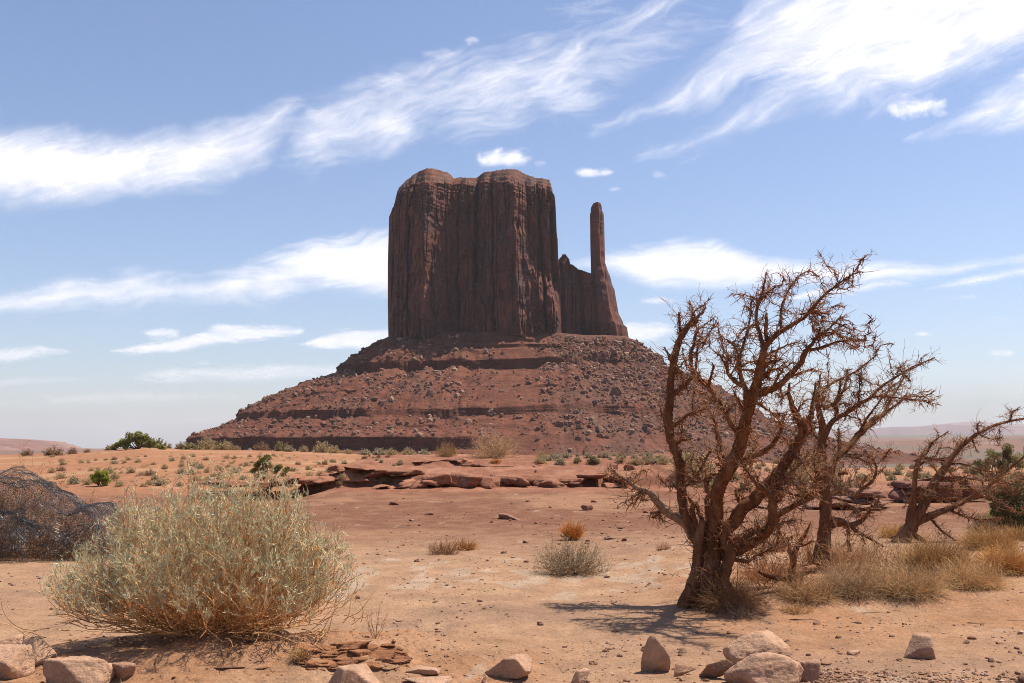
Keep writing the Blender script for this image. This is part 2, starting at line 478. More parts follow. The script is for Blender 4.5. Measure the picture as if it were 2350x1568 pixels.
def H(x, y):
    x, y = np.broadcast_arrays(np.asarray(x, float), np.asarray(y, float))
    r = np.hypot(x, y)
    yy = np.maximum(y, 1.0)
    uu = np.clip(CU + FP * x / yy, -500, 2850)
    uu = np.where(y < 5, CU, uu)
    n1 = fbm(x / 3.1, y / 3.1, 1.0, o=4)
    n2 = fbm(x * 1.9, y * 1.9, 4.0, o=4)
    z = .035 * n1 * ss(3, 12, r) + .010 * n2
    # sandy rise the tree and its grass stand on
    tr = ss(10.35, 11.25, y + .35 * n1 + .05 * np.abs(x - 4)) * ss(1.2, 2.8, x + .3 * n1) * (1 - ss(16, 22, y))
    z = z + .13 * tr
    # red earth bank under the big bush
    bx, by = (x + 1.98) / 1.75, (y - 8.2) / .82
    bk = np.exp(-(np.abs(bx) ** 3 + np.abs(by) ** 3) * 1.0)
    bkz = .19 * bk * (1 + .5 * n2) + .02 * n2 * bk
    z = z + np.where(bk > .02, .3 * bkz + .7 * smin_terr(bkz + .004 * n1, .035, .2), 0)
    # gentle rise of the slope below the outcrop
    z = z + .10 * ss(22, 33, y) * (1 - ss(40, 52, y))
    # far crest and hollow
    hz = np.interp(uu, [-400, 0, 180, 320, 460, 600, 900, 1300, 1600, 1900, 2350, 2800], [.6, 1.1, 1.2, 1.75, 1.55, 1.45, 1.0, .85, .55, -.25, -.1, 0])
    yc = 100 + 6 * pn(uu / 260, 2.2)
    t = np.clip((y - 38) / (yc - 38), 0, 1)
    rise = hz * (t * (1.6 - .6 * t))
    hollow = -.45 * np.exp(-((y - 41) / 7.0) ** 2) * (1 - ss(-7.5, -5.5, x))
    sway = .16 * fbm(x / 11, y / 11, 2.0, o=4) * ss(42, 60, y)
    z = z + np.where(y > 30, rise + hollow + sway, 0)
    # the sandstone outcrop
    ed = .30 * fbm(x / 1.7, y / 4.0, 5.5, o=4) + .35 * pn(x / 4.5, .7) + .012 * (x + .5) ** 2
    yq = y - 0.8 + ed * 1.3
    span = ss(-8.4, -6.2, x) * (1 - ss(6.5, 13.5, x))
    prof = np.interp(yq, [32.5, 35.2, 36.0, 36.25, 38.2, 39.8, 40.0, 42.5, 44.5, 60], [0, .22, .26, .62, .86, .98, 1.10, 1.27, 1.30, .35])
    mz = prof * span * (1 - ss(47, 62, y))
    tz = smin_terr(mz + .05 * n1 + .02 * n2, .085, .18)
    mk_ = ss(.1, .3, mz)
    z = np.where((y > 28) & (y < 64), z * (1 - .75 * mk_) + mz * (1 - mk_ * .55) + tz * mk_ * .55 + .03 * n2 * mk_, z)
    # low shelf on its left and slab on its right
    q = 36.3 - y + .25 * fbm(x / 1.2, 7.7, o=3) + .03 * (x + 9)
    sh = ss(-12.0, -11.2, x) * (1 - ss(-7.4, -6.6, x)) * ss(-1.6, -.5, q + .5 * 0) * ss(-.14, .0, -np.abs(q + .0) + 1.0)
    z = z + .34 * sh * ss(-.1, .12, -q + .0 * x) * (1 - ss(37.4, 38.2, y))
    sl_ = ss(5.0, 7.5, x + .5 * n1) * (1 - ss(15, 19, x)) * ss(34.2, 34.5, y + ed) * (1 - ss(44, 52, y))
    z = z + .20 * smin_terr(sl_ * 1.0 + .1 * n1 * sl_, .5, .15)
    # beyond the crest the land drops to the valley floor
    drop = ss(0, 1, np.clip((r - yc) / 190, 0, 1))
    right = ss(1500, 2000, uu)
    fl = -9.0 + 1.5 * fbm(x / 170, y / 170, 3.0, o=4)
    fr = np.interp(r, [300, 1500, 3000, 6000, 10000, 14000, 45000], [-11, -9, 8, 52, 118, 128, 128])
    fr = fr + 26 * np.exp(-(((x - 1500) / 520) ** 2 + ((y - 2650) / 480) ** 2)) + (2 + r * .0007) * fbm(x / 420, y / 420, 6.0, o=4)
    far = fl * (1 - right) + fr * right
    z = np.where(r > yc, z * (1 - drop) + far * drop, z)
    return z

def ground_at(u, v, y0=4.0, y1=140.0):
    d = ray(u, v)
    ys = np.concatenate([np.linspace(y0, 60, 5000), np.linspace(60, y1, 1500)])
    P = EYE + d * ys[:, None]
    hit = np.nonzero(P[:, 2] <= H(P[:, 0], P[:, 1]))[0]
    i = hit[0] if len(hit) else len(ys) - 1
    p = P[i].copy()
    p[2] = float(H(p[0], p[1]))
    return p

az = np.concatenate([np.linspace(-180, -34, 42)[:-1], np.linspace(-34, 34, 860), np.linspace(34, 180, 42)[1:-1]])
rr = np.concatenate([np.geomspace(.5, 5.2, 22)[:-1], np.geomspace(5.2, 62, 760)[:-1], np.geomspace(62, 128, 90)[:-1], np.geomspace(128, 1300, 60)[:-1], np.geomspace(1300, 44000, 90)])
A, Rr = np.meshgrid(np.radians(az), rr)
gx, gy = np.sin(A) * Rr, np.cos(A) * Rr
gz = H(gx, gy)
n_r, n_a = gx.shape
I = np.arange(n_r * n_a).reshape(n_r, n_a)
I = np.concatenate([I, I[:, :1]], 1)

def ground_col(x, y, z):
    def c(*a):
        return np.array(a)
    L = lambda a, b, t: a + (b - a) * t[..., None]
    nA = fbm(x / 1.9, y / 1.9, 11.0, o=5)
    nB = fbm(x / .55, y / .9, 13.0, o=4)
    nC = fbm(x / 7, y / 7, 17.0, o=4)
    k = np.broadcast_to(c(.505, .297, .178), x.shape + (3,))
    k = L(k, c(.425, .255, .165), ss(-.05, .45, nA + .35 * nB))
    k = L(k, c(.545, .335, .20), ss(.1, .5, nB - .4 * nA))
    org = np.maximum(ss(1.2, 2.6, x + .6 * nA) * ss(8.1, 9.6, y + .8 * nA) * (1 - ss(13, 17, y)), ss(.06, .3, np.exp(-(((x + 1.9) / 1.9) ** 4 + ((y - 8.2) / 1.0) ** 4))))
    k = L(k, c(.50, .255, .135), org * ss(-.5, .25, nA + .5 * nB) * .9)
    mid = ss(14.5, 23, y + 3 * nC)
    k = L(k, L(np.broadcast_to(c(.27, .122, .072), k.shape), np.broadcast_to(c(.335, .165, .10), k.shape), ss(-.2, .4, nB + .3 * nA)), mid)
    k = L(k, c(.44, .235, .135), mid * ss(.05, .45, nC + .35 * nA) * .8)
    # pale crust showing through
    pb = np.exp(-(((y - 13.6 - .15 * x) / 2.2) ** 2)) * ss(-5.5, -4.3, x) * (1 - ss(3.2, 5.5, x))
    pale = ss(.30, .50, fbm(x / .45, y / 1.0, 23.0, o=5) * .9 + .45 * pb - .08)
    k = L(k, c(.60, .45, .33), pale * .6)
    rk = ss(.05, .3, H_rock(x, y))
    k = L(k, L(np.broadcast_to(c(.36, .155, .095), k.shape), np.broadcast_to(c(.46, .225, .14), k.shape), ss(-.2, .4, nA + .6 * nB)), rk)
    hill = ss(38, 44, y + nC) * (1 - rk)
    k = L(k, L(np.broadcast_to(c(.46, .215, .115), k.shape), np.broadcast_to(c(.53, .30, .165), k.shape), ss(-.1, .45, nC + .5 * nA)), hill)
    r = np.hypot(x, y)
    uu = CU + FP * x / np.maximum(y, 1)
    far = ss(112, 150, r)
    fn = fbm(x / 320, y / 900, 31.0, o=5)
    fc = L(np.broadcast_to(c(.30, .155, .11), k.shape), np.broadcast_to(c(.22, .165, .125), k.shape), ss(-.2, .4, fn))
    fc = L(fc, c(.40, .26, .19), ss(.32, .45, fbm(x / 500, y / 240, 37.0, o=4)))
    fc = L(fc, c(.20, .19, .14), ss(5500, 8000, r + 1500 * fn) * .8)
    return L(k, fc, far)

def H_rock(x, y):
    """how much bare sandstone shows: the outcrop with its shelf and slab"""
    span = ss(-8.6, -6.4, x) * (1 - ss(7.5, 13.5, x)) * ss(33.8, 36.6, y + .012 * (x + .5) ** 2 + .5 * fbm(x / 2, y / 2, 3, o=3)) * (1 - ss(46, 50, y))
    sh = ss(-14, -11.4, x) * (1 - ss(-7.6, -6.6, x)) * ss(33.8, 35.2, y) * (1 - ss(37.6, 38.4, y))
    sl_ = ss(5, 8, x) * (1 - ss(16, 20, x)) * ss(31.5, 34, y) * (1 - ss(46, 54, y))
    return np.maximum(np.maximum(span, sh), sl_)

gc = ground_col(gx, gy, gz)
M = NT("desert_ground")
co = M.n("TexCoord").outputs["Object"]
base = M.n("Attribute", attribute_name="col").outputs[0]
dist = M.n("VectorMath", {0: co}, operation='LENGTH').outputs[1]
near = M.rng(dist, 14, 60, 1, .25)
f1 = M.rng(M.noise(co, 2.2, 7, .62), .3, .7, .80, 1.2)
f2 = M.rng(M.noise(co, 26, 5, .7), .3, .7, .78, 1.22)
c = M.scale(M.scale(base, f1), f2)
vo = M.n("TexVoronoi", {"Vector": co, "Scale": 34.0, "Randomness": 1.0})
pick = M.math('GREATER_THAN', M.n("SeparateColor", {0: vo.outputs["Color"]}).outputs[0], .80)
spot = M.math('MULTIPLY', M.math('LESS_THAN', vo.outputs["Distance"], .30), pick)
c = M.mix(M.math('MULTIPLY', spot, .55), c, tone(.20, .105, .075))
pick2 = M.math('GREATER_THAN', M.n("SeparateColor", {0: vo.outputs["Color"]}).outputs[1], .86)
spot2 = M.math('MULTIPLY', M.math('LESS_THAN', vo.outputs["Distance"], .26), pick2)
c = M.mix(M.math('MULTIPLY', spot2, .5), c, tone(.62, .50, .40))
M.t.links.new(c, M.p.inputs["Base Color"])
M.p.inputs["Roughness"].default_value = .95
M.p.inputs["Specular IOR Level"].default_value = .08
h = M.math('ADD', M.math('MULTIPLY', M.noise(co, 7, 8, .68), 1.0), M.math('MULTIPLY', M.noise(co, 60, 4, .7), .28))
h = M.math('ADD', h, M.math('MULTIPLY', M.math('MAXIMUM', spot, spot2), .22))
b = M.n("Bump", {"Strength": .75, "Distance": .055, "Height": h})
M.t.links.new(b.outputs[0], M.p.inputs["Normal"])
gd = put("ground", mesh("ground", np.stack([gx, gy, gz], -1).reshape(-1, 3), gridF(I), M.m, True, gc.reshape(-1, 3)))
gd['kind'] = 'structure'
gd['label'] = 'orange brown desert ground of sand, gravel and bare rock'
gd['category'] = 'ground'
del gx, gy, gz, gc, A, Rr, I

# ------------------------------------------------------------------ the butte
MU = 1000.0 / FP                       # metres per photograph unit a kilometre away
BX = lambda u: (np.asarray(u, float) - CU) * MU
BZ = lambda v: 1.7 + (HORIZON - np.asarray(v, float)) * MU
butte = thing("butte", (0, 1000, 0), "huge dark red sandstone butte with a mitten thumb spire, standing on a banded rubble slope", "butte")

def cliff_mat(name, varnish=1.0):
    M = NT(name)
    co = M.n("TexCoord").outputs["Object"]
    c = M.n("Attribute", attribute_name="col").outputs[0]
    c = M.scale(c, M.rng(M.noise(co, .10, 8, .65, (1, 1, .35)), .3, .7, .72, 1.28))
    c = M.scale(c, M.rng(M.noise(co, .35, 6, .6, (1.0, 1.0, 3.0)), .3, .7, .86, 1.14))
    st = M.rng(M.noise(co, .06, 7, .62, (1, 1, .33)), .50, .62, 0, .6 * varnish)
    c = M.mix(st, c, tone(.115, .085, .085))
    orr = M.rng(M.noise(co, .045, 5, .6, (1, 1, .7)), .55, .66, 0, .85 * varnish)
    c = M.mix(orr, c, tone(.33, .115, .055))
    M.t.links.new(c, M.p.inputs["Base Color"])
    M.p.inputs["Roughness"].default_value = .88
    M.p.inputs["Specular IOR Level"].default_value = .12
    h = M.math('ADD', M.noise(co, .20, 9, .66, (1, 1, .7)), M.math('MULTIPLY', M.noise(co, .9, 6, .6, (1, 1, 2.5)), .25))
    b = M.n("Bump", {"Strength": .8, "Distance": 2.6, "Height": h})
    M.t.links.new(b.outputs[0], M.p.inputs["Normal"])
    return M.m
CLIFF = cliff_mat("red_cliff")
TALUS = cliff_mat("talus_earth", 0.0)

def strata_col(V, dark=1.0):
    z = V[:, 2] + .6 * pn(V[:, 0] / 30, V[:, 1] / 30)
    a = np.array([.235, .088, .062])
    k = 1 + .20 * pn(z / 5.0, 3.0) + .13 * pn(z / 1.7, 8.0) + .22 * fbm(V[:, 0] / 26, V[:, 1] / 26, V[:, 2] / 60, o=4)
    c = a * k[:, None] * dark
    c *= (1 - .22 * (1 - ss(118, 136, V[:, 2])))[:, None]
    return np.clip(c, .01, .9)

def cells(X, Z, wx, wz, seed, amp):
    """jointed blocks: one offset per block of about wx by wz metres"""
    hsh = lambda a: (lambda q: q - np.floor(q))(np.sin(a) * 43758.5453)
    c = np.floor(X / wx + .16 * pn(Z / (wz * 1.6), X / (wx * 3), seed))
    h = hsh(c * 12.9898 + seed)
    r = np.floor(Z / wz * (.7 + .6 * h) + h * 7 + .3 * pn(X / (wx * .6), seed))
    return amp * (hsh(c * 78.233 + r * 37.719 + seed) - .5)

def cliff(name, zb, rim, xl, xr, yf, yb, off, spine, nf=560, nt=190, ns=70, seed=0.0, rough=1.0, capn=16, edge=.04, skew=.20, fit=False):
    """a free-standing cliff: ring outline swept up to a rim that follows the skyline, closed by a cap"""
    s = np.concatenate([np.linspace(0, 1, nf), np.ones(ns), np.linspace(1, 0, nf // 4), np.zeros(ns)])
    q = np.concatenate([np.zeros(nf), np.linspace(0, 1, ns + 2)[1:-1], np.ones(nf // 4), np.linspace(1, 0, ns + 2)[1:-1]])
    n = len(s)
    zr = rim(s)
    if fit:
        x_ = xl(zr) + s * (xr(zr) - xl(zr))
        d_ = off(s, zr) * (1 - ss(0, .35, q))
        zr = 1.7 + (zr - 1.7) * np.clip((yf - d_ + q * (yb - yf) - (x_ + 40) * skew) / 1000.0, .94, 1.03)
    t = np.linspace(0, 1, nt)[:, None]
    Z = zb + (zr[None] - zb) * t
    S, Q = np.broadcast_to(s, Z.shape), np.broadcast_to(q, Z.shape)
    X = xl(Z) + S * (xr(Z) - xl(Z))
    ed = np.minimum(ss(-.001, edge, S), ss(-.001, edge, 1 - S))
    front = (1 - ss(0, .35, Q))
    zz = Z / 1.0
    o1 = fbm(X / 17, zz / 120, seed + 1.0, o=3)
    o1 = 1 - 2 * np.abs(o1)
    nz = cells(X, zz, 13.0, 44.0, seed + 1, 6.5) + cells(X, zz, 6.0, 17.0, seed + 2, 3.8) + cells(X, zz, 2.7, 5.5, seed + 3, 1.1) + 1.2 * (o1 - .4) + 1.6 * fbm(X / 9.0, zz / 22, seed + 3.0, o=4) + .8 * fbm(X / 2.2, zz / 5.0, seed + 5.0, o=4) + .45 * pn(X / 9, zz / 1.3, seed)
    ck = pn(X / 7.5 + .15 * pn(X / 12, zz / 60, 2), zz / 260, seed + 9.0)
    nz = nz - 3.0 * np.exp(-(ck / .035) ** 2)
    led = (ss(44, 12, (zr[None] - Z)) * 2.0 + .25) * (1.1 * pn(Z / 2.6, X / 60, 4.4) + .6 * pn(Z / 1.1, X / 40, 6.4))
    D = off(S, Z) * front + (nz + led) * rough
    Y = yf + Q * (yb - yf) - (D * ed - 9.0 * (1 - ed) * (edge > .03)) * (1 - Q) + (D * .7) * Q * (1 - front)
    X = X + (np.where(Q > 0, 1, 0) * np.where((Q > 0) & (Q < 1), 1, 0)) * np.where(S > .5, 1, -1) * (nz + led) * rough * .45 * np.sin(np.pi * Q)
    V = np.stack([X, Y, Z], -1)
    V[..., 1] -= (X + 40) * skew
    top = V[-1]
    sx = np.clip((top[:, 0] - top[:, 0].min()) / np.ptp(top[:, 0]), .04, .96)
    spx = top[:, 0].min() + sx * np.ptp(top[:, 0])
    spz = spine(sx)
    if fit:
        spz = 1.7 + (spz - 1.7) * 1.032
    spy = np.full(n, (yf + yb) / 2) - (spx + 40) * skew
    kern = np.hanning(61) / np.hanning(61).sum()
    tops = np.stack([np.convolve(np.concatenate([top[-30:, i], top[:, i], top[:30, i]]), kern, 'valid') for i in range(3)], 1) if fit else top
    rows = [V]
    for i in range(1, capn + 1):
        f = i / capn
        w_ = float(ss(0, .16, f))
        tp = top * (1 - w_) + tops * w_
        p = tp * (1 - f) + np.stack([spx, spy, spz], -1) * f
        g = ss(0, 1, f)
        p[:, 2] = tp[:, 2] + (spz - tp[:, 2]) * (np.interp(f, [0, .10, .13, .24, .27, .42, .45, .7, 1], [0, .10, .34, .40, .62, .68, .86, .95, 1]) if fit else f ** .75)
        p[:, 2] += .9 * rough * fbm(p[:, 0] / 5, p[:, 1] / 5, seed + 12, o=4) * (1 - (f == 1)) + .5 * rough * pn(p[:, 0] / 2, p[:, 1] / 2, seed)
        rows.append(p[None])
    V = np.concatenate(rows)
    nrow = V.shape[0]
    I = np.arange(nrow * n).reshape(nrow, n)
    I = np.concatenate([I, I[:, :1]], 1)
    V = V.reshape(-1, 3)
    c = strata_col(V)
    capm = np.zeros((nrow, n)); capm[nt + 2:] = 1
    capm = (capm * np.clip(.35 + .9 * fbm(V.reshape(nrow, n, 3)[..., 0] / 16, V.reshape(nrow, n, 3)[..., 1] / 9, 2.0, o=4), .05, .85)).ravel()[:, None]
    c = c * (1 - capm) + np.array([.27, .165, .115]) * capm
    return obj(name, V, gridF(I), CLIFF, butte, True, c)

def interp(xs, ys):
    return lambda t: np.interp(t, xs, ys)
su = lambda us: (np.asarray(us, float) - 890) / 385.0

# --- main tower
_zl = interp(BZ(np.array([785, 770, 700, 600, 490, 478, 455, 440, 430, 415, 404, 385])), BX(np.array([894, 893, 891, 889.5, 891, 896, 903, 904.5, 907, 915, 923, 930]) - 4))
_zr = interp(BZ(np.array([785, 700, 600, 560, 545, 500, 470, 450, 435, 425, 410])), BX(np.array([1286, 1283, 1279, 1278, 1276, 1274.5, 1273, 1270, 1266, 1262, 1258])))
for f in (1,):
    def _mono(zs, xs):
        k = np.argsort(zs)
        return lambda z: np.interp(z, np.array(zs)[k], np.array(xs)[k])
_zl = _mono(BZ(np.array([785, 770, 700, 600, 490, 478, 455, 440, 430, 415, 404, 385])), BX(np.array([894, 893, 891, 889.5, 891, 896, 903, 904.5, 907, 915, 923, 930]) - 4))
_zr = _mono(BZ(np.array([785, 700, 600, 560, 545, 500, 470, 450, 435, 425, 410])), BX(np.array([1286, 1283, 1279, 1278, 1276, 1274.5, 1273, 1270, 1266, 1262, 1258])))
# plan of the face: photograph u of each edge, metres it stands out towards the viewer
FACE = np.array([(890, 0), (898, 10), (915, 15), (938, 16), (942, 9), (945, 18), (958, 22), (975, 26), (984, 27), (1000, 19), (1016, 11), (1034, -1), (1048, -4), (1051, -9), (1054, 2), (1070, 3), (1088, 1),
                 (1092, -7), (1096, -9), (1101, 9), (1112, 14), (1128, 15), (1131, 10), (1134, 17), (1150, 19), (1176, 24), (1183, 25), (1198, 14), (1213, 1), (1224, 3), (1236, 1), (1241, -8), (1244, 2), (1258, 4), (1262, -3), (1275, -3)], float)
def main_off(S, Z):
    U = 890 + S * 385
    Vv = HORIZON - (Z - 1.7) / MU
    Uw = U + 6 * pn(Z / 27, U / 60, 1.3) + 3.0 * pn(Z / 9, U / 80, 2.3)
    d = np.interp(Uw, FACE[:, 0], FACE[:, 1])
    d = d * (1.2 + .15 * ss(470, 700, Vv)) + 2.2 * np.round(1.6 * fbm(U / 16, Vv / 55, 7.7, o=2))
    # foot buttresses and the slab leaning on the wall
    d = d + 5 * ss(690, 770, Vv)
    arch = (np.abs(U - 1087) / 19.0) ** 2 + np.maximum((672 - Vv) / 17.0, 0) ** 2
    d = np.where(arch < 1, np.maximum(d, 9 + 3 * np.sqrt(np.clip(1 - arch, 0, 1))), d)
    # lower right apron with rubble lying on its sloping top
    line = np.interp(U, [1196, 1206, 1225, 1245, 1265, 1290], [560, 588, 622, 645, 672, 700])
    ap = ss(1198, 1212, U) * np.clip((Vv - line) / 46.0, 0, 1) ** .8
    d = d + 17 * ap * (1 + .25 * pn(U / 9, Vv / 30, 3))
    ap2 = ss(1150, 1185, U) * (1 - ss(1200, 1225, U)) * ss(500, 620, Vv)
    d = d + 4 * ap2
    # blocks that stop part way up the left buttress
    ap3 = ss(972, 980, U) * (1 - ss(990, 998, U)) * ss(505, 520, Vv) * (1 - ss(600, 640, Vv))
    return d + 4 * ap3 - 3 * ss(450, 420, Vv)
_rim = lambda s: BZ(np.interp(890 + s * 385, [890, 900, 906, 915, 925, 950, 1000, 1024, 1033, 1045, 1070, 1090, 1098, 1110, 1150, 1200, 1215, 1230, 1255, 1266, 1275], [470, 440, 424, 416, 412, 408, 406, 408, 411, 409, 412, 416, 411, 406, 406, 412, 417, 420, 422, 426, 440]) + 1.2 * pn(s * 60, 3.3) + .8 * pn(s * 150, 1.3))
_spine = lambda s: BZ(np.interp(890 + s * 385, [890, 915, 940, 952, 975, 1000, 1024, 1030, 1036, 1050, 1070, 1088, 1100, 1115, 1150, 1190, 1205, 1220, 1240, 1275], [440, 418, 400, 392, 389, 392, 398, 401, 410, 408, 411, 411, 405, 402, 401, 403, 408, 414, 420, 424]) + .5 * pn(s * 40, 9.3))
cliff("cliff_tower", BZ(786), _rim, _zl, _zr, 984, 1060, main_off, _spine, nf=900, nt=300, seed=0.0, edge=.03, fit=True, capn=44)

# --- ridge between tower and thumb
def ridge_off(S, Z):
    U = 1255 + S * 165
    d = np.interp(U + 4 * pn(Z / 30, 1.1), [1255, 1268, 1275, 1283, 1290, 1296, 1305, 1315, 1322, 1330, 1345, 1352, 1360, 1370, 1400], [6, 8, 2, 5, 12, 4, 8, 7, 0, 3, 2, -3, 3, 5, 3])
    Vv = HORIZON - (Z - 1.7) / MU
    return d + 6 * ss(590, 740, Vv) + 2.5 * ss(610, 640, Vv) * (1 - ss(1310, 1330, U))
_rrim = lambda s: BZ(np.interp(1255 + s * 165, [1255, 1271, 1276, 1279, 1283, 1286, 1289, 1292, 1296, 1301, 1305, 1312, 1320, 1326, 1329, 1333, 1345, 1353, 1360, 1366, 1420], [600, 598, 560, 549, 549, 556, 584, 597, 590, 588, 583, 583, 586, 592, 606, 604, 611, 616, 619, 622, 640]))
cliff("ridge_fin", BZ(792), _rrim, lambda Z: np.full_like(Z, BX(1255)), lambda Z: np.interp(Z, BZ(np.array([790, 700, 640, 600])), BX(np.array([1400, 1392, 1384, 1378]))), 1004, 1040, ridge_off, lambda s: _rrim(s) + .3, nf=330, nt=130, ns=26, seed=40.0, rough=.55, capn=6, skew=.06)

# --- the thumb
_tv = np.array([800, 786, 765, 752, 745, 738, 720, 690, 664, 650, 632, 620, 600, 560, 510, 486, 481, 478, 464])
_tl = np.array([1366, 1366, 1364, 1363, 1363, 1362.5, 1362, 1361, 1360.5, 1360, 1360, 1359.5, 1359, 1358.5, 1358.5, 1358, 1358.5, 1360, 1360])
_tr = np.array([1446, 1445, 1442, 1440, 1432, 1430, 1421, 1416, 1412, 1406, 1402, 1397, 1391, 1390.5, 1390, 1389, 1387, 1385.5, 1384])
def thumb_off(S, Z):
    Vv = HORIZON - (Z - 1.7) / MU
    b = np.interp(S, [0, .12, .35, .55, .62, .8, 1.0], [0, 3.5, 5, 5.5, 2.5, 0, -5])
    return b * (1 + 1.6 * ss(590, 700, Vv)) + 7 * ss(600, 770, Vv) + 1.2 * pn(Z / 7, 2.0) * ss(0, .1, S) + 3 * ss(738, 752, Vv)
_trim = lambda s: BZ(np.interp(s, [0, .12, .3, .7, .92, 1], [469, 466, 465.5, 464.5, 465, 466.5]))
cliff("thumb_spire", BZ(800), _trim, _mono(BZ(_tv), BX(_tl)), _mono(BZ(_tv), BX(_tr)), 988, 1005, thumb_off, lambda s: _trim(s) + .2, nf=150, nt=260, ns=40, seed=70.0, rough=.42, capn=5, edge=.12, skew=0.0)

# --- rubble slope with its ledges
th = np.concatenate([np.linspace(-200, 20, 1500), np.linspace(20, 160, 120)[1:-1]])
T = np.radians(th)
ce, sn = np.cos(T), np.sin(T)
ex = 2 / 4.2
Cx = -3 + np.where(ce < 0, 125, 119) * np.sign(ce) * np.abs(ce) ** ex
Cy = 1004 - .17 * Cx + 50 * np.sign(sn) * np.abs(sn) ** ex
Nx, Ny = np.sign(ce) * np.abs(ce) ** 1.15, np.sign(sn) * np.abs(sn) ** 1.15
_l = np.hypot(Nx, Ny)
Nx, Ny = Nx / _l, Ny / _l
pu = CU + FP * (Cx + Nx * 100) / (Cy + Ny * 100)         # where each spoke stands in the picture
rgt = ss(1150, 1480, pu) * (Ny < .3)
nzl = lambda f, s: fbm(np.cos(T) * f, np.sin(T) * f, s, o=4)
LEDGES = [  # o, top z, drop, strength along the spokes
    (17.5, 105.5, 2.8, ss(-.3, .25, nzl(6, 1.0)) * .9), (27, 99.5, 3.4, ss(-.25, .3, nzl(5, 2.0) + .5 * np.exp(-((pu - 1150) / 110) ** 2)) * (1 - .8 * ss(1300, 1400, pu))), (36, 94.0, 2.0, ss(-.25, .2, nzl(7, 3.0)) * .7),
    (49.5, 82.5, 9 + 5.5 * nzl(11, 4.5), np.clip(.80 + .5 * nzl(4, 4.0) - .75 * ss(1290, 1420, pu), .12, 1)), (88, 64.0, 2.2, ss(-.1, .3, nzl(6, 5.0)) * .7), (112, 52.0, 2.0, ss(-.1, .3, nzl(7, 6.0)) * .7),
    (144.5, 34.0, 7.0, np.clip(.66 + .75 * nzl(5, 7.0) - .45 * ss(1250, 1450, pu), .1, 1)), (163, 20.0, 1.8, ss(-.05, .3, nzl(8, 8.0)) * .6),
    (190, 10.2, 10.5, np.clip(1.0 - .93 * ss(1010, 1180, pu) + .25 * nzl(6, 9.0), .05, 1))]
ctl_o, ctl_z = [np.full(len(T), -26.0), np.full(len(T), -2.0)], [np.full(len(T), 117.5), np.full(len(T), 115.4)]
rows_n = [6]
for k, (o, z, dz, wgt) in enumerate(LEDGES):
    big_ = np.mean(dz) > 4
    wgt = wgt * ((.66 if k in (3, 8) else .35) + (.34 if k in (3, 8) else .65) * ss(-.42, -.08, nzl(17, 77.0 + k) + .35 * nzl(50, 60.0 + k)))
    wob = (3.2 if big_ else 1.6) * nzl(9, 20.0 + k) + (1.5 if big_ else .6) * nzl(40, 30.0 + k)
    if k == 8:
        wob = wob + 1.3 * np.abs(pn(T * 60, 5.0)) + .8 * pn(T * 160, 6.0)
    sl_ = 1.9
    ctl_o += [o + wob - (1 - wgt) ** 2 * dz * .5 * sl_ - .2, o + wob + (1 - wgt) ** 2 * dz * .5 * sl_ + .2 - .22 * dz * wgt]
    ctl_z += [np.full(len(T), z), z - dz * (.92 + .08 * wgt)]
    rows_n += [max(5, int(((o - (LEDGES[k - 1][0] if k else 0))) * .75)), 14 if big_ else 4]
ctl_o += [np.full(len(T), 222.0), np.full(len(T), 330.0)]
ctl_z += [np.full(len(T), -8.0), np.full(len(T), -14.0)]
rows_n += [16, 10]
widen = 1 + rgt * 0.0
O, Zt, led_m = [], [], []
for k in range(len(ctl_o) - 1):
    m = rows_n[k]
    cl_ = 2 <= k < len(ctl_o) - 3 and k % 2 == 0
    for i in range(m):
        f = i / m
        O.append(ctl_o[k] * (1 - f) + ctl_o[k + 1] * f)
        Zt.append(ctl_z[k] * (1 - f) + ctl_z[k + 1] * f)
        led_m.append(np.full(len(T), 1.0 if cl_ else 0.0) * (LEDGES[(k - 2) // 2][3] if cl_ else 0))
O.append(ctl_o[-1]); Zt.append(ctl_z[-1]); led_m.append(np.zeros(len(T)))
O, Zt, led_m = np.array(O), np.array(Zt), np.array(led_m)
fac = 1 + rgt[None] * np.interp(O, [0, 50, 145, 190, 222, 330], [-.2, -.22, -.14, .02, .16, .3])
Ow = O * fac
X = Cx + Nx * Ow
Y = Cy + Ny * Ow
gul = fbm(T[None] * 14 + O * .004, O / 160, 3.0, o=4)
soft = (1 - led_m) * ss(0, 14, O) * (1 - ss(215, 240, O))
Zt = Zt + soft * (4.6 * gul + .8 * fbm(X / 9, Y / 9, 2.0, o=4) + .9 * pn(Zt / 1.9, T[None] * 7, 1.0) + .7 * fbm(X / 3.2, Y / 3.2, 6.0, o=3)) - ss(0, 8, O) * 0
Zt = Zt - (1.5 + 5.5 * rgt[None]) * (1 - ss(25, 62, O))
fan = np.exp(-((pu - 1330) / 130.0) ** 2)[None] * np.exp(-((O - 100) / 70) ** 2)
Zt = Zt + 5.0 * fan
out = led_m * (1.0 * fbm(X / 3.5, Y / 3.5, Zt / 7, o=4) + .9 * pn(Zt / 1.4, T[None] * 12, 5.0))
X, Y = X + Nx * out, Y + Ny * out
V = np.stack([X, Y, Zt], -1)
nr_, na_ = O.shape
I = np.arange(nr_ * na_).reshape(nr_, na_)
I = np.concatenate([I, I[:, :1]], 1)
a = np.array([.225, .082, .049])
k = 1 + .16 * pn(Zt / 3.0, 1.0) + .10 * pn(Zt / .9, 2.0) + .25 * fbm(X / 14, Y / 14, 8.0, o=4)
tc = a * k[..., None]
gray = .7 * np.clip(ss(0, .5, fbm(X / 30, Zt / 22, 5.0, o=4) + .5 * ss(1180, 1400, pu)[None] - .05) * .65, 0, 1)[..., None] * (1 - led_m[..., None])
tc = tc * (1 - gray) + np.array([.175, .10, .073]) * gray
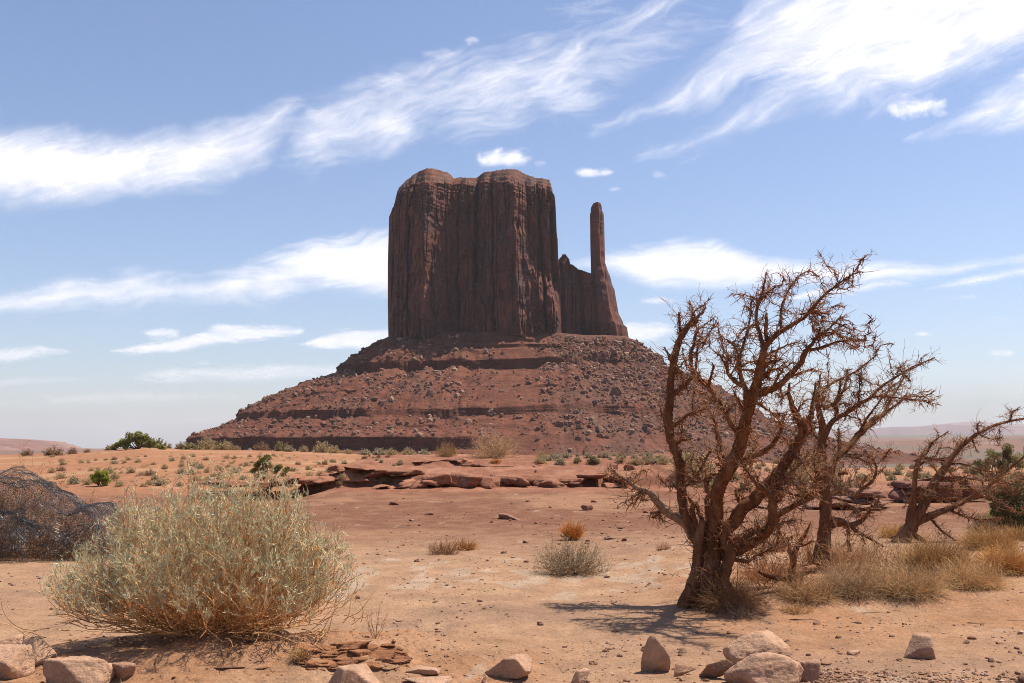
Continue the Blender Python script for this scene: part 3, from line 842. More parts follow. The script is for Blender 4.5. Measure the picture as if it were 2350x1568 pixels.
tc = tc * (1 - .22 * led_m[..., None])
obj("talus_slope", V.reshape(-1, 3), gridF(I)[:, ::-1], TALUS, butte, True, np.clip(tc, .02, .9).reshape(-1, 3))

# --- fallen blocks on the slope
rs = np.random.RandomState(5)
RUB = pmat("fallen_rock", None, .35, .25, .5, 1.2, rough=.9)
vis = (th < 12) & (th > -192)
def slope_spots(n, lo, hi, bias):
    cand_t = rs.choice(np.nonzero(vis)[0], n * 12)
    cand_r = rs.randint(0, nr_, n * 12)
    o, l = O[cand_r, cand_t], led_m[cand_r, cand_t]
    x, y, z = X[cand_r, cand_t], Y[cand_r, cand_t], Zt[cand_r, cand_t]
    p = np.clip(.12 + 1.5 * fbm(x / 22, z / 11, 3.3, o=3) + .35 * ss(200, 120, o) + .45 * np.exp(-((z - 17) / 9) ** 2) + .4 * ss(1180, 1350, pu[cand_t]), 0, 1) ** bias
    ok = (l < .1) & (o > lo) & (o < hi) & (rs.rand(len(o)) < p) & (z > -9)
    i = np.nonzero(ok)[0][:n]
    return np.stack([x[i], y[i], z[i]], 1), cand_t[i]
D1, F1 = ico(1)
pos, tt = slope_spots(17000, 6, 235, .8)
n = len(pos)
sz = np.clip(rs.lognormal(.08, .68, n), .4, 4.2)
dirs = D1[None] * (1 + .35 * rs.uniform(-1, 1, (n, len(D1), 1)))
sc3 = sz[:, None, None] * rs.uniform(.6, 1.25, (n, 1, 3)) * .62
ang = rs.uniform(0, 6.28, n)
ca, sa = np.cos(ang)[:, None], np.sin(ang)[:, None]
W = dirs * sc3
W = np.stack([W[..., 0] * ca - W[..., 1] * sa, W[..., 0] * sa + W[..., 1] * ca, W[..., 2]], -1)
V = pos[:, None] + W + np.array([0, 0, .12]) * sz[:, None, None]
base_c = np.where((rs.rand(n) < .30)[:, None], np.array([.40, .24, .165]), np.array([.27, .12, .08])) * rs.uniform(.65, 1.25, (n, 1))
F = (F1[None] + (np.arange(n) * len(D1))[:, None, None]).reshape(-1, 3)
rub = obj("rubble", V.reshape(-1, 3), F, RUB, None, False, np.repeat(base_c, len(D1), 0))
rub['kind'] = 'stuff'
rub['label'] = 'small broken stones scattered over the banded slope of the butte'
rub['category'] = 'rubble'
protos = []
for i in range(10):
    Vb, Fb = rockgeo(900 + i, (1, rs.uniform(.7, 1.1), rs.uniform(.55, .85)), 3, 9, .05, .05)
    protos.append(mesh("boulder", Vb - np.array([0, 0, .18]), Fb, RUB, False, np.array([[.31, .145, .10], [.40, .24, .17], [.26, .115, .078], [.34, .19, .135], [.22, .125, .098]][i % 5])))
pos, tt = slope_spots(230, 30, 228, .8)
big = [(1415, 905, 9.5), (1395, 880, 7), (1452, 912, 6.5), (985, 905, 7.5), (1365, 925, 5), (1190, 960, 5), (1455, 966, 6), (1330, 985, 6.5), (1375, 990, 6.5), (1480, 990, 6), (1285, 978, 6), (1130, 945, 5), (730, 875, 5), (780, 880, 5), (800, 950, 5), (1500, 985, 6), (1235, 1010, 5)]
flatV = np.stack([X, Y, Zt], -1)[::2].reshape(-1, 3)
fu = CU + FP * flatV[:, 0] / (flatV[:, 1])
fv = HORIZON - FP * (flatV[:, 2] - 1.7) / flatV[:, 1]
frontv = flatV[:, 1] < 1050
spots = [(p, rs.uniform(2.4, 5.2)) for p in pos]
for (u, v, s) in big:
    i = np.argmin(((fu - u) ** 2 + (fv - v) ** 2) + np.where(frontv, 0, 1e9))
    spots.append((flatV[i], s))
for i, (p, s) in enumerate(spots):
    o = put("boulder", protos[i % 10], None, p, rs.uniform(0, 6.28), (s, s * rs.uniform(.8, 1.1), s * rs.uniform(.8, 1.15)))
    where = "below the upper ledge" if 40 < p[2] < 88 else ("below the lower ledge" if p[2] <= 40 else "near the foot of the cliff")
    tag(o, "reddish fallen boulder on the butte's rubble slope " + where, "boulder", "boulders strewn over the butte slope " + where)

# ------------------------------------------------------------------ far mesa and far ridge
FARM = pmat("far_rock", None, .2, .004, 0, 1, rough=.95)
def range_mesh(name, us, vs, y0, depth, zbase, steps, cols, seed):
    u = np.linspace(us[0], us[-1], 420)
    ztop = EYE[2] + (HORIZON - (np.interp(u, us, vs) + .5 * pn(u / 9, seed))) / FP * y0
    f = np.array([s[0] for s in steps])      # share of the height
    d = np.array([s[1] for s in steps])      # share of the depth
    x = (u - CU) / FP * y0
    Zg = zbase + (ztop[None] - zbase) * f[:, None]
    Yg = y0 - depth + depth * d[:, None] + depth * .22 * fbm(x / depth * 1.6, seed, o=4)[None] * (1 - (d[:, None] > 1.4))
    V = np.stack([np.broadcast_to(x, Zg.shape) * (Yg / y0) ** .5, Yg, Zg], -1)
    I = np.arange(V.shape[0] * V.shape[1]).reshape(V.shape[:2])
    c = np.array(cols)[:, None] * (1 + .15 * pn(x / 60, f[:, None] * 9, seed))[..., None]
    o = obj(name, V.reshape(-1, 3), gridF(I), FARM, None, True, c.reshape(-1, 3))
    o['kind'] = 'structure'
    return o
r1, r2, r3 = (.34, .17, .125), (.27, .12, .095), (.38, .22, .16)
o = range_mesh("hills", [-420, -120, 0, 20, 58, 77, 82, 98, 104, 118, 150, 176, 250, 420, 700], [1001, 1002, 1006, 1008, 1011, 1013, 1018, 1020, 1023, 1028, 1030, 1032, 1033, 1034.5, 1036], 5000, 900, -40,
               [(0, -.6), (.30, 0), (.45, .18), (.50, .2), (.62, .45), (.70, .47), (.80, .7), (.84, .72), (.93, .95), (1, 1), (1, 1.9)], [r3, r3, r1, r2, r3, r2, r1, r2, r1, r2, r3], 2.0)
o['label'] = 'low stepped red mesa on the left horizon'
o['category'] = 'mesa'
o = range_mesh("hills", [1700, 1980, 2010, 2020, 2050, 2080, 2110, 2125, 2140, 2150, 2160, 2230, 2300, 2420, 2800], [992, 990, 986, 982.5, 981.5, 982, 980, 978, 977.5, 976, 978.5, 979, 980.5, 981, 984], 24000, 4000, 40,
               [(0, -.3), (.4, .3), (.7, .6), (.98, .7), (1, 1), (1, 1.6)], [r1, r1, r2, r2, r1, r1], 5.0)
o['label'] = 'pale violet mesa ridge far off on the right horizon'
o['category'] = 'ridge'
o = range_mesh("hills", [1900, 2080, 2150, 2200, 2240, 2290, 2420, 2800], [990, 981, 975, 970, 967, 972, 976, 990], 30000, 3000, 60,
               [(0, -.3), (.5, .4), (1, 1), (1, 1.5)], [r1, r1, r1, r1], 8.0)
o['label'] = 'faintest ridge behind the violet mesas on the right horizon'
o['category'] = 'ridge'

# ------------------------------------------------------------------ air
M = NT("air")
M.t.nodes.remove(M.p)
vp = M.n("VolumePrincipled", {"Color": (1.0, .97, 1.0, 1), "Density": 3.4e-5, "Anisotropy": .1})
M.t.links.new(vp.outputs[0], M.out.inputs["Volume"])
hx = 46000.0
hb = np.array([[x, y, z] for x in (-hx, hx) for y in (-hx, hx) for z in (-60.0, 960.0)])
o = put("haze", mesh("haze", hb, np.array([[0, 1, 3, 2], [4, 6, 7, 5], [0, 4, 5, 1], [2, 3, 7, 6], [0, 2, 6, 4], [1, 5, 7, 3]]), M.m, False))
o['kind'] = 'stuff'

# ------------------------------------------------------------------ dead junipers, traced limb by limb
BARK = NT("dead_bark")
_c = BARK.n("TexCoord").outputs["Object"]
_k = BARK.n("Attribute", attribute_name="col").outputs[0]
_k = BARK.scale(_k, BARK.rng(BARK.noise(_c, 26, 6, .65, (1, 1, .22)), .3, .7, .55, 1.4))
_k = BARK.mix(BARK.rng(BARK.noise(_c, 9, 4, .6, (1, 1, .3)), .48, .62, 0, .45), _k, tone(.52, .28, .145))
BARK.t.links.new(_k, BARK.p.inputs["Base Color"])
BARK.p.inputs["Roughness"].default_value = .85
BARK.p.inputs["Specular IOR Level"].default_value = .15
_b = BARK.n("Bump", {"Strength": .9, "Distance": .02, "Height": BARK.noise(_c, 45, 6, .7, (1, 1, .15))})
BARK.t.links.new(_b.outputs[0], BARK.p.inputs["Normal"])
BARK = BARK.m
TWIG = pmat("dead_twig", None, .3, 14., 0, 30, rough=.75, spec=.2)
RB = np.array([.34, .138, .060])
PALE = np.array([.55, .36, .22])

def trace(pts):
    """Z: picture coordinates of the tracing sheet -> photograph u, v and radius"""
    p = np.array(pts, float)
    return np.stack([1319.6 + p[:, 0] * .549, 573.7 + p[:, 1] * .549, p[:, 2] * .41], 1)

def smooth(p, step):
    """Catmull-Rom through the points"""
    q = np.concatenate([[2 * p[0] - p[1]], p, [2 * p[-1] - p[-2]]])
    out = []
    for i in range(1, len(q) - 2):
        m = max(2, int(np.hypot(*(q[i + 1] - q[i])[:2]) / step))
        t = np.linspace(0, 1, m, endpoint=False)[:, None]
        out.append(.5 * (2 * q[i] + (q[i + 1] - q[i - 1]) * t + (2 * q[i - 1] - 5 * q[i] + 4 * q[i + 1] - q[i + 2]) * t ** 2 + (3 * q[i] - q[i - 1] - 3 * q[i + 1] + q[i + 2]) * t ** 3))
    out.append(p[-1:])
    return np.concatenate(out)

def dead_tree(name, label, depth, limbs, seed, trunk_n=1, pale=(), twig=1.0, group=None, slopes={}):
    rs = np.random.RandomState(seed)
    known = []                      # photograph points with their depth
    lines = []
    for li, pts in enumerate(limbs):
        p = smooth(trace(pts), 4.0)
        if li:
            K = np.concatenate(known)
            j = np.argmin((K[:, 0] - p[0, 0]) ** 2 + (K[:, 1] - p[0, 1]) ** 2)
            d0, near = K[j, 2], math.hypot(K[j, 0] - p[0, 0], K[j, 1] - p[0, 1])
            if near > 25:
                d0 = depth + rs.uniform(-.2, .2)
        else:
            d0 = depth
        L = np.concatenate([[0], np.cumsum(np.hypot(*np.diff(p[:, :2], axis=0).T))])
        slope = slopes.get(li, rs.uniform(-.55, .55)) if li else 0.0
        m = depth / FP
        dd = d0 + slope * L * m + .03 * fbm(L / 45, li * 3.7 + seed, o=3) * np.minimum(L / 60, 1)
        known.append(np.stack([p[:, 0], p[:, 1], dd], 1))
        wig = np.minimum(p[:, 2], 4) * .5
        uu = p[:, 0] + wig * pn(L / 13, li * 5.1 + seed)
        vv = p[:, 1] + wig * pn(L / 13, li * 5.1 + seed + 50)
        W = np.stack([at(a, b, c) for a, b, c in zip(uu, vv, dd)])
        lines.append((W, np.maximum(p[:, 2], .9) * dd / FP))
    base = lines[0][0][0].copy()
    base[2] = float(H(base[0], base[1]))
    t = thing(name, base, label, "dead tree", group)
    for li, (W, r) in enumerate(lines):
        n = len(W)
        k = 18 if r.max() > .06 else (11 if r.max() > .02 else 6)
        a = np.arange(k) / k * 2 * np.pi
        s = np.arange(n)[:, None]
        tw = a[None] + s * .02
        prof = 1 + .30 * fbm(np.cos(tw) * 1.7, np.sin(tw) * 1.7, s * .035 + li * 9, o=3) + .26 * pn(np.cos(tw) * 4, np.sin(tw) * 4, s * .05) + .10 * pn(np.cos(tw) * 2, s * .4, np.sin(tw) * 2)
        if r.max() > .1:            # gnarled, flaring foot
            prof = prof + .25 * np.exp(-s / 14.0) * np.abs(np.sin(a[None] * 2.5 + 1))
        Vt, Ft = tubes(W, r, k, prof)
        c = RB * .74 * (1 + .35 * fbm(Vt[:, 0] * 9, Vt[:, 1] * 9, Vt[:, 2] * 2.5 + li, o=3))[:, None]
        if li in pale:
            f = (ss(-.3, .5, fbm(Vt[:, 0] * 4, Vt[:, 1] * 4, Vt[:, 2] * 4, o=3) + .35) * .9)[:, None]
            c = c * (1 - f) + PALE * f
        nm = "trunk" if li < trunk_n else "branch"
        obj(nm, Vt, Ft, BARK, t, True, np.clip(c, .01, .8))
    # crooked side branches, too many to trace
    sb, sr = [], []
    for W, r in list(lines):
        L = np.linalg.norm(np.diff(W, axis=0), axis=1).sum()
        n = rs.poisson(L * 3.4 * twig)
        if not n:
            continue
        j = rs.randint(len(W) // 6, len(W), n)
        tg = unit(np.gradient(W, axis=0))[j]
        side = unit(np.cross(tg, rs.normal(size=(n, 3))))
        P_, R_ = strands(rs, W[j] + side * r[j][:, None] * .3, side + tg * rs.uniform(0, .9, (n, 1)) + [0, 0, .3], rs.uniform(.10, .46, n), 11, np.clip(r[j] * .45, .005, .017), .0028, 1.1, .5)
        P_[:, 1:] += rs.normal(size=P_[:, 1:].shape) * .006
        sb.append(P_); sr.append(R_)
    sb, sr = np.concatenate(sb), np.concatenate(sr)
    Vt, Ft = tubes(sb, sr, 5)
    o = obj("side_branches", Vt, Ft, BARK, t, True, RB * (1 + .4 * pn(Vt[:, 0] * 9, Vt[:, 1] * 9, Vt[:, 2] * 9))[:, None])
    o['kind'] = 'stuff'
    lines = lines + [(a, b) for a, b in zip(sb, sr)]
    # twigs, frayed bark and snags along every limb
    Bs, Ds, Ls, R0 = [], [], [], []
    Bk, Dk, Lk = [], [], []
    for li, (W, r) in enumerate(lines):
        seg = np.linalg.norm(np.diff(W, axis=0), axis=1)
        L = seg.sum()
        tg = unit(np.gradient(W, axis=0))
        thin = np.clip((.075 - r) / .06, .05, 1)
        n = rs.poisson(L * 26 * twig * thin.mean())
        if n:
            pr = thin[:-1] * seg
            j = rs.choice(len(seg), n, p=pr / pr.sum())
            side = unit(np.cross(tg[j], rs.normal(size=(n, 3))))
            Bs.append(W[j] + side * r[j][:, None] * .7)
            Ds.append(unit(side + tg[j] * rs.uniform(.0, .8, (n, 1)) + np.array([0, 0, .15])))
            Ls.append(rs.gamma(2.2, .075, n).clip(.04, .48))
            R0.append(np.minimum(r[j] * .5, .0050))
            Ls[-1] = np.minimum(Ls[-1], .05 + 22 * r[j])
        n = rs.poisson(L * 95 * (twig if r.max() < .1 else 1))
        j = rs.choice(len(seg), n)
        side = unit(np.cross(tg[j], rs.normal(size=(n, 3))))
        Bk.append(W[j] + side * r[j][:, None] * .85)
        Dk.append(unit(side * rs.uniform(.15, 1, (n, 1)) + tg[j] * rs.choice([-.9, .8], (n, 1)) - np.array([0, 0, .35])))
        Lk.append(rs.gamma(2, .030, n).clip(.015, .2))
    Bs, Ds, Ls, R0 = map(np.concatenate, (Bs, Ds, Ls, R0))
    P1, r1_ = strands(rs, Bs, Ds, Ls, 7, R0, np.maximum(R0 * .45, .0018), 1.0, .25)
    V1, F1_ = tubes(P1, r1_, 3)
    m = np.repeat(np.arange(len(Bs)), rs.poisson(3.2, len(Bs)))
    j = rs.randint(1, 7, len(m))
    B2 = P1[m, j]
    tg = unit(P1[m, j] - P1[m, j - 1])
    D2 = unit(tg * .6 + unit(rs.normal(size=tg.shape)) * .9 + [0, 0, .1])
    P2, r2_ = strands(rs, B2, D2, Ls[m] * rs.uniform(.25, .7, len(m)), 5, np.minimum(R0[m] * .7, .0030), .0014, 1.1, .2)
    V2, F2_ = tubes(P2, r2_, 3)
    c1 = np.repeat(np.where(rs.rand(len(Bs), 1) < .38, PALE * rs.uniform(.7, 1.15, (len(Bs), 1)), RB * 1.5 * rs.uniform(.6, 1.2, (len(Bs), 1))), 21, 0)
    c2 = np.repeat(np.where(rs.rand(len(m), 1) < .45, PALE * rs.uniform(.7, 1.15, (len(m), 1)), RB * 1.6 * rs.uniform(.6, 1.2, (len(m), 1))), 15, 0)
    V, F, c = join([(V1, F1_, c1), (V2, F2_, c2)])
    o = obj("twigs", V, F, TWIG, t, True, c)
    o['kind'] = 'stuff'
    Bk, Dk, Lk = map(np.concatenate, (Bk, Dk, Lk))
    P3, r3_ = strands(rs, Bk, Dk, Lk, 4, rs.uniform(.003, .008, len(Bk)), .0015, .8, -.15)
    V3, F3_ = tubes(P3, r3_, 3)
    c3 = np.repeat(RB * rs.uniform(.5, 2.2, (len(Bk), 1)), 12, 0)
    o = obj("frayed_bark", V3, F3_, TWIG, t, True, c3)
    o['kind'] = 'stuff'
    return t

TREE_A = [
    [(535, 1500, 100), (545, 1440, 90), (552, 1380, 76), (562, 1310, 66), (572, 1240, 58), (580, 1170, 50), (585, 1110, 38)],
    [(545, 1270, 40), (510, 1210, 30), (480, 1160, 26), (456, 1090, 25), (445, 1000, 23), (437, 900, 23), (415, 830, 24), (396, 760, 25), (390, 690, 23), (398, 620, 22), (402, 540, 20), (415, 460, 19), (435, 380, 17), (465, 330, 15), (500, 295, 11), (530, 262, 7), (548, 240, 4)],
    [(545, 1260, 40), (505, 1205, 34), (475, 1160, 28), (440, 1130, 24), (390, 1100, 20), (350, 1060, 17), (310, 1015, 15), (260, 995, 12), (225, 970, 10), (180, 940, 9), (155, 915, 7), (148, 893, 4)],
    [(580, 1200, 48), (590, 1100, 38), (592, 1030, 36), (612, 970, 38), (650, 900, 36), (685, 840, 34), (698, 770, 32), (710, 720, 30), (728, 660, 30), (742, 610, 28), (760, 540, 25), (775, 480, 21), (788, 430, 18), (802, 398, 16), (840, 355, 14), (880, 330, 13), (920, 305, 12), (960, 280, 10), (1000, 235, 8), (1040, 190, 7), (1090, 150, 5.5), (1140, 115, 4), (1180, 95, 3), (1206, 92, 1.5)],
    [(790, 430, 15), (784, 390, 13), (770, 340, 10), (757, 300, 9), (760, 250, 8), (775, 200, 7), (785, 170, 5), (793, 125, 3), (800, 96, 1.5)],
    [(862, 340, 9), (860, 270, 7), (866, 230, 6), (880, 190, 5), (905, 150, 4), (937, 110, 3), (985, 80, 1.5)],
    [(802, 380, 11), (797, 330, 10), (801, 290, 9), (802, 264, 6)],
    [(778, 190, 4), (800, 182, 3.5), (830, 160, 3), (862, 145, 2.5), (872, 115, 2), (850, 98, 1.5)],
    [(745, 600, 26), (800, 588, 22), (860, 560, 18), (900, 520, 16), (940, 480, 14), (962, 430, 13), (985, 400, 11), (1010, 365, 8), (1050, 347, 6), (1090, 350, 4), (1150, 370, 3.5), (1215, 382, 2)],
    [(972, 418, 10), (1030, 410, 9), (1080, 390, 6), (1130, 380, 5), (1190, 375, 4), (1222, 380, 2)],
    [(1000, 378, 7), (1050, 340, 6), (1080, 310, 5), (1105, 285, 4), (1114, 268, 2)],
    [(1085, 306, 4), (1120, 314, 3), (1155, 335, 1.5)],
    [(726, 650, 22), (716, 590, 16), (697, 540, 14), (686, 490, 12), (686, 455, 10), (700, 410, 7), (715, 360, 5), (728, 310, 4), (735, 250, 2.5), (737, 212, 1.5)],
    [(700, 570, 13), (650, 532, 10), (633, 490, 7), (612, 450, 4), (600, 430, 2)],
    [(690, 455, 6), (662, 400, 3.5), (625, 370, 2.2), (592, 345, 1.5)],
    [(660, 480, 5), (640, 455, 4), (600, 438, 2.5), (560, 405, 1.5)],
    [(700, 800, 26), (690, 765, 22), (655, 730, 18), (620, 670, 16), (590, 620, 16), (565, 580, 14), (540, 555, 12), (508, 530, 11), (490, 490, 10), (484, 430, 9), (498, 390, 8), (510, 340, 6), (535, 318, 3.5), (560, 300, 2), (590, 275, 1.5)],
    [(558, 578, 9), (568, 535, 7), (578, 490, 5), (572, 468, 2.5)],
    [(402, 606, 15), (440, 580, 13), (478, 545, 11), (500, 505, 8), (508, 470, 6), (516, 400, 5), (548, 385, 3)],
    [(600, 1180, 46), (630, 1165, 40), (665, 1138, 36), (705, 1080, 34), (752, 1045, 34), (790, 1000, 32), (830, 960, 30), (870, 900, 30), (905, 850, 28), (935, 800, 26), (950, 760, 24), (940, 720, 21), (920, 680, 17), (905, 640, 13), (892, 600, 10), (897, 555, 5)],
    [(948, 775, 22), (972, 728, 17), (988, 690, 15), (992, 650, 12), (1000, 610, 9), (1006, 555, 5)],
    [(672, 890, 22), (740, 862, 18), (790, 842, 15), (830, 810, 12), (855, 770, 10), (869, 715, 6), (880, 688, 3)],
    [(610, 1275, 34), (660, 1262, 30), (700, 1247, 26), (760, 1215, 24), (800, 1185, 24), (826, 1130, 25), (825, 1080, 23), (822, 1040, 17), (798, 1010, 12), (760, 980, 10), (722, 930, 8), (688, 868, 4)],
    [(815, 1150, 20), (845, 1112, 18), (885, 1088, 16), (930, 1060, 14), (975, 1035, 13), (1000, 1000, 12), (1012, 962, 9), (1022, 930, 6)],
    [(615, 1250, 24), (655, 1228, 19), (700, 1205, 17), (750, 1178, 15), (805, 1158, 12)],
    [(575, 1030, 16), (556, 1005, 15), (550, 965, 14), (570, 940, 11), (590, 935, 8)],
    [(622, 950, 20), (628, 900, 15), (618, 840, 16), (598, 785, 14), (586, 720, 10), (570, 690, 7), (556, 660, 4)],
    [(462, 985, 11), (498, 962, 9), (530, 910, 8), (550, 868, 6), (572, 832, 3.5)],
    [(385, 748, 14), (430, 722, 11), (470, 690, 9), (505, 678, 6), (545, 665, 3)],
    [(415, 812, 8), (450, 796, 6), (492, 788, 3)],
    [(715, 1000, 11), (722, 960, 10), (736, 900, 8), (750, 820, 7), (762, 765, 4)],
    [(815, 1020, 11), (850, 985, 10), (890, 950, 9), (930, 905, 7), (975, 880, 5), (1004, 873, 2.5)],
    [(445, 1010, 7), (415, 990, 6), (385, 985, 5), (362, 962, 4), (345, 938, 2.5)],
    [(352, 1102, 8), (338, 1112, 8), (324, 1120, 6)],
    [(228, 972, 6), (190, 958, 5), (145, 962, 3)],
    [(160, 922, 5), (140, 925, 3)],
    [(505, 300, 6), (495, 265, 4), (487, 240, 3), (478, 215, 1.5)],
    [(440, 350, 9), (437, 300, 8), (434, 262, 6)],
    [(510, 1170, 18), (490, 1090, 14), (505, 1060, 12), (520, 1105, 10), (535, 1140, 9)],
    [(560, 1140, 14), (552, 1080, 12), (556, 1030, 11), (600, 1045, 8), (628, 1052, 5)],
    [(410, 480, 8), (390, 440, 5), (374, 405, 3)],
    [(395, 545, 9), (420, 520, 8), (452, 510, 5)],
    [(530, 410, 5), (560, 350, 4), (585, 310, 2.5), (598, 280, 1.5)],
    [(690, 1000, 10), (672, 1010, 10), (690, 1060, 9), (715, 1080, 8)],
    [(780, 480, 9), (815, 468, 8), (850, 462, 5), (872, 455, 2.5)],
    [(905, 530, 8), (945, 515, 6), (985, 500, 4), (1030, 510, 2)],
    [(990, 250, 4), (1030, 262, 5), (1062, 268, 3), (1090, 262, 1.5)], [(940, 270, 5), (985, 262, 7), (1012, 266, 4), (1050, 285, 2)],
    [(735, 690, 12), (700, 660, 8), (672, 610, 5), (662, 585, 3)],
    [(760, 640, 10), (800, 665, 7), (840, 700, 5), (868, 735, 3)],
    [(860, 1000, 10), (905, 1020, 8), (950, 1030, 6), (985, 1012, 4)],
    [(472, 1480, 36), (488, 1410, 30), (506, 1335, 26), (512, 1265, 24), (518, 1200, 22), (536, 1130, 18)],
    [(622, 1470, 38), (616, 1400, 32), (630, 1330, 30), (648, 1270, 28), (630, 1215, 28), (640, 1160, 26)],
    [(455, 1500, 40), (475, 1455, 40), (500, 1420, 38)], [(660, 1490, 34), (640, 1440, 40), (615, 1400, 40)],
    [(640, 1290, 14), (720, 1300, 10), (760, 1275, 8), (830, 1240, 6), (880, 1190, 4)],
]
TREE_B = [
    [(1024, 1345, 52), (1035, 1270, 40), (1045, 1180, 36), (1048, 1100, 33), (1045, 1020, 30), (1037, 940, 26), (1030, 860, 22), (1034, 790, 20), (1035, 730, 18), (1022, 690, 16), (1012, 620, 12), (1020, 570, 8), (1026, 515, 4)],
    [(1052, 980, 24), (1078, 895, 19), (1110, 850, 18), (1150, 815, 18), (1190, 770, 16), (1230, 730, 15), (1260, 702, 14), (1288, 688, 11), (1312, 640, 8), (1342, 590, 5), (1370, 540, 4), (1382, 505, 2)],
    [(1262, 704, 9), (1312, 670, 7), (1352, 640, 5), (1392, 598, 2.5)],
    [(1106, 855, 9), (1104, 795, 8), (1100, 745, 5)],
    [(1038, 790, 16), (1075, 720, 14), (1120, 690, 12), (1180, 650, 10), (1230, 620, 8), (1270, 580, 7), (1312, 550, 6), (1360, 520, 5), (1410, 490, 4), (1470, 465, 3), (1504, 449, 1.5)],
    [(1170, 656, 8), (1240, 616, 5.5), (1320, 616, 4.5), (1400, 625, 4), (1450, 630, 3), (1532, 650, 1.5)],
    [(1450, 630, 3), (1470, 608, 3), (1490, 598, 2), (1502, 586, 1.2)],
    [(1020, 612, 8), (1070, 560, 7), (1120, 535, 6), (1170, 510, 5), (1210, 480, 4), (1250, 450, 2.5), (1264, 434, 1.5)],
    [(1165, 513, 3.5), (1205, 538, 2.5), (1242, 562, 1.5)],
    [(1050, 1160, 28), (1085, 1140, 25), (1115, 1140, 22), (1150, 1152, 15), (1200, 1130, 12), (1240, 1080, 8), (1272, 1035, 4)],
    [(1055, 1075, 13), (1090, 1068, 11), (1130, 1065, 10), (1180, 1090, 8), (1230, 1080, 6), (1300, 1086, 3)],
    [(1160, 1035, 9), (1200, 1000, 9), (1245, 965, 8), (1260, 920, 6), (1256, 885, 3)],
    [(1116, 858, 7), (1180, 870, 5.5), (1230, 890, 4), (1272, 888, 3), (1322, 828, 1.5)],
    [(1022, 1000, 15), (990, 1032, 14), (955, 1052, 12), (925, 1062, 9)],
    [(1040, 660, 12), (1080, 645, 9), (1110, 610, 8), (1130, 560, 5), (1140, 500, 3)],
    [(1095, 700, 11), (1090, 640, 10), (1105, 590, 7), (1108, 540, 4)],
    [(1190, 770, 9), (1215, 715, 7), (1260, 650, 5), (1300, 600, 3), (1330, 560, 1.5)],
    [(1190, 660, 6), (1186, 610, 5), (1190, 560, 3), (1186, 520, 1.5)],
    [(1055, 820, 9), (1015, 790, 8), (985, 750, 6), (965, 690, 4)],
    [(1100, 935, 10), (1120, 932, 10), (1142, 936, 6)],
    [(1012, 980, 12), (985, 1000, 10), (960, 1025, 8)],
    [(1150, 1150, 12), (1180, 1180, 9), (1230, 1205, 7), (1290, 1240, 4)],
    [(1140, 1150, 10), (1142, 1210, 9), (1150, 1260, 8)],
]
STUMP = [
    [(905, 1420, 30), (908, 1380, 24), (912, 1310, 18), (925, 1250, 16), (950, 1205, 12), (975, 1165, 6), (985, 1140, 3)],
    [(910, 1300, 10), (896, 1250, 9), (890, 1205, 5)],
    [(935, 1235, 8), (965, 1232, 7), (990, 1215, 3)],
    [(1000, 1330, 22), (950, 1345, 26), (900, 1368, 24), (850, 1372, 18), (800, 1360, 14), (770, 1345, 8)],
]
TREE_C = [
    [(1330, 1240, 30), (1365, 1215, 38), (1400, 1160, 34), (1450, 1080, 28), (1500, 980, 24), (1540, 920, 20), (1590, 850, 12), (1650, 790, 10), (1690, 765, 9), (1750, 735, 7), (1820, 715, 6), (1877, 705, 5), (1930, 690, 3)],
    [(1400, 1140, 24), (1412, 1060, 19), (1420, 980, 13), (1426, 920, 12), (1436, 880, 10), (1470, 850, 6), (1482, 830, 4), (1502, 798, 3), (1562, 758, 1.5)],
    [(1410, 1150, 24), (1450, 1125, 21), (1520, 1100, 18), (1600, 1065, 14), (1650, 1040, 12), (1700, 1010, 10), (1760, 985, 7), (1877, 950, 5), (1950, 925, 3)],
    [(1440, 870, 6), (1500, 872, 5), (1560, 880, 4), (1605, 830, 3), (1622, 785, 1.5)],
    [(1530, 895, 6), (1620, 895, 5), (1700, 920, 4), (1792, 932, 2)],
    [(1490, 965, 6), (1600, 950, 5), (1700, 965, 4), (1800, 962, 2)],
    [(1425, 905, 6), (1480, 880, 5), (1530, 872, 3.5), (1580, 868, 2)],
    [(1688, 767, 4), (1680, 740, 3), (1692, 716, 1.5)],
    [(1820, 717, 4), (1830, 680, 3), (1862, 655, 1.5)],
    [(1405, 1190, 18), (1455, 1215, 11), (1466, 1250, 7), (1470, 1276, 3)],
    [(1720, 1000, 8), (1765, 955, 8), (1815, 915, 6), (1877, 865, 5), (1930, 835, 3)],
    [(1690, 770, 4), (1735, 790, 3), (1790, 785, 2)], [(1660, 790, 4), (1675, 830, 3), (1690, 850, 2)],
    [(1560, 1085, 8), (1620, 1110, 6), (1700, 1128, 4), (1770, 1120, 2)], [(1540, 900, 8), (1600, 960, 6), (1680, 1010, 5), (1760, 1040, 3), (1840, 1100, 1.5)],
    [(1480, 1120, 8), (1540, 1180, 5), (1600, 1220, 3), (1690, 1265, 1.5)], [(1420, 1040, 8), (1470, 1020, 6), (1540, 1040, 5), (1620, 1035, 3)],
    [(1500, 1000, 9), (1560, 1000, 7), (1640, 1000, 5), (1740, 1010, 3), (1850, 1005, 1.5)], [(1610, 830, 5), (1630, 800, 4), (1640, 780, 2)],
    [(1360, 1215, 26), (1345, 1232, 26), (1330, 1250, 20)],
]
dead_tree("dead_tree", "largest bare dead juniper with the tall forked crown and a pale limb reaching left", 11.0, TREE_A, 3, pale=(2, 24), group="bare dead junipers", slopes={1: .12, 2: .25, 3: -.5, 8: -.4, 16: .1, 19: -.25, 22: -.5, 12: -.1})
dead_tree("dead_tree", "bare dead juniper with one straight trunk, right behind the largest dead tree", 13.2, TREE_B, 8, group="bare dead junipers")
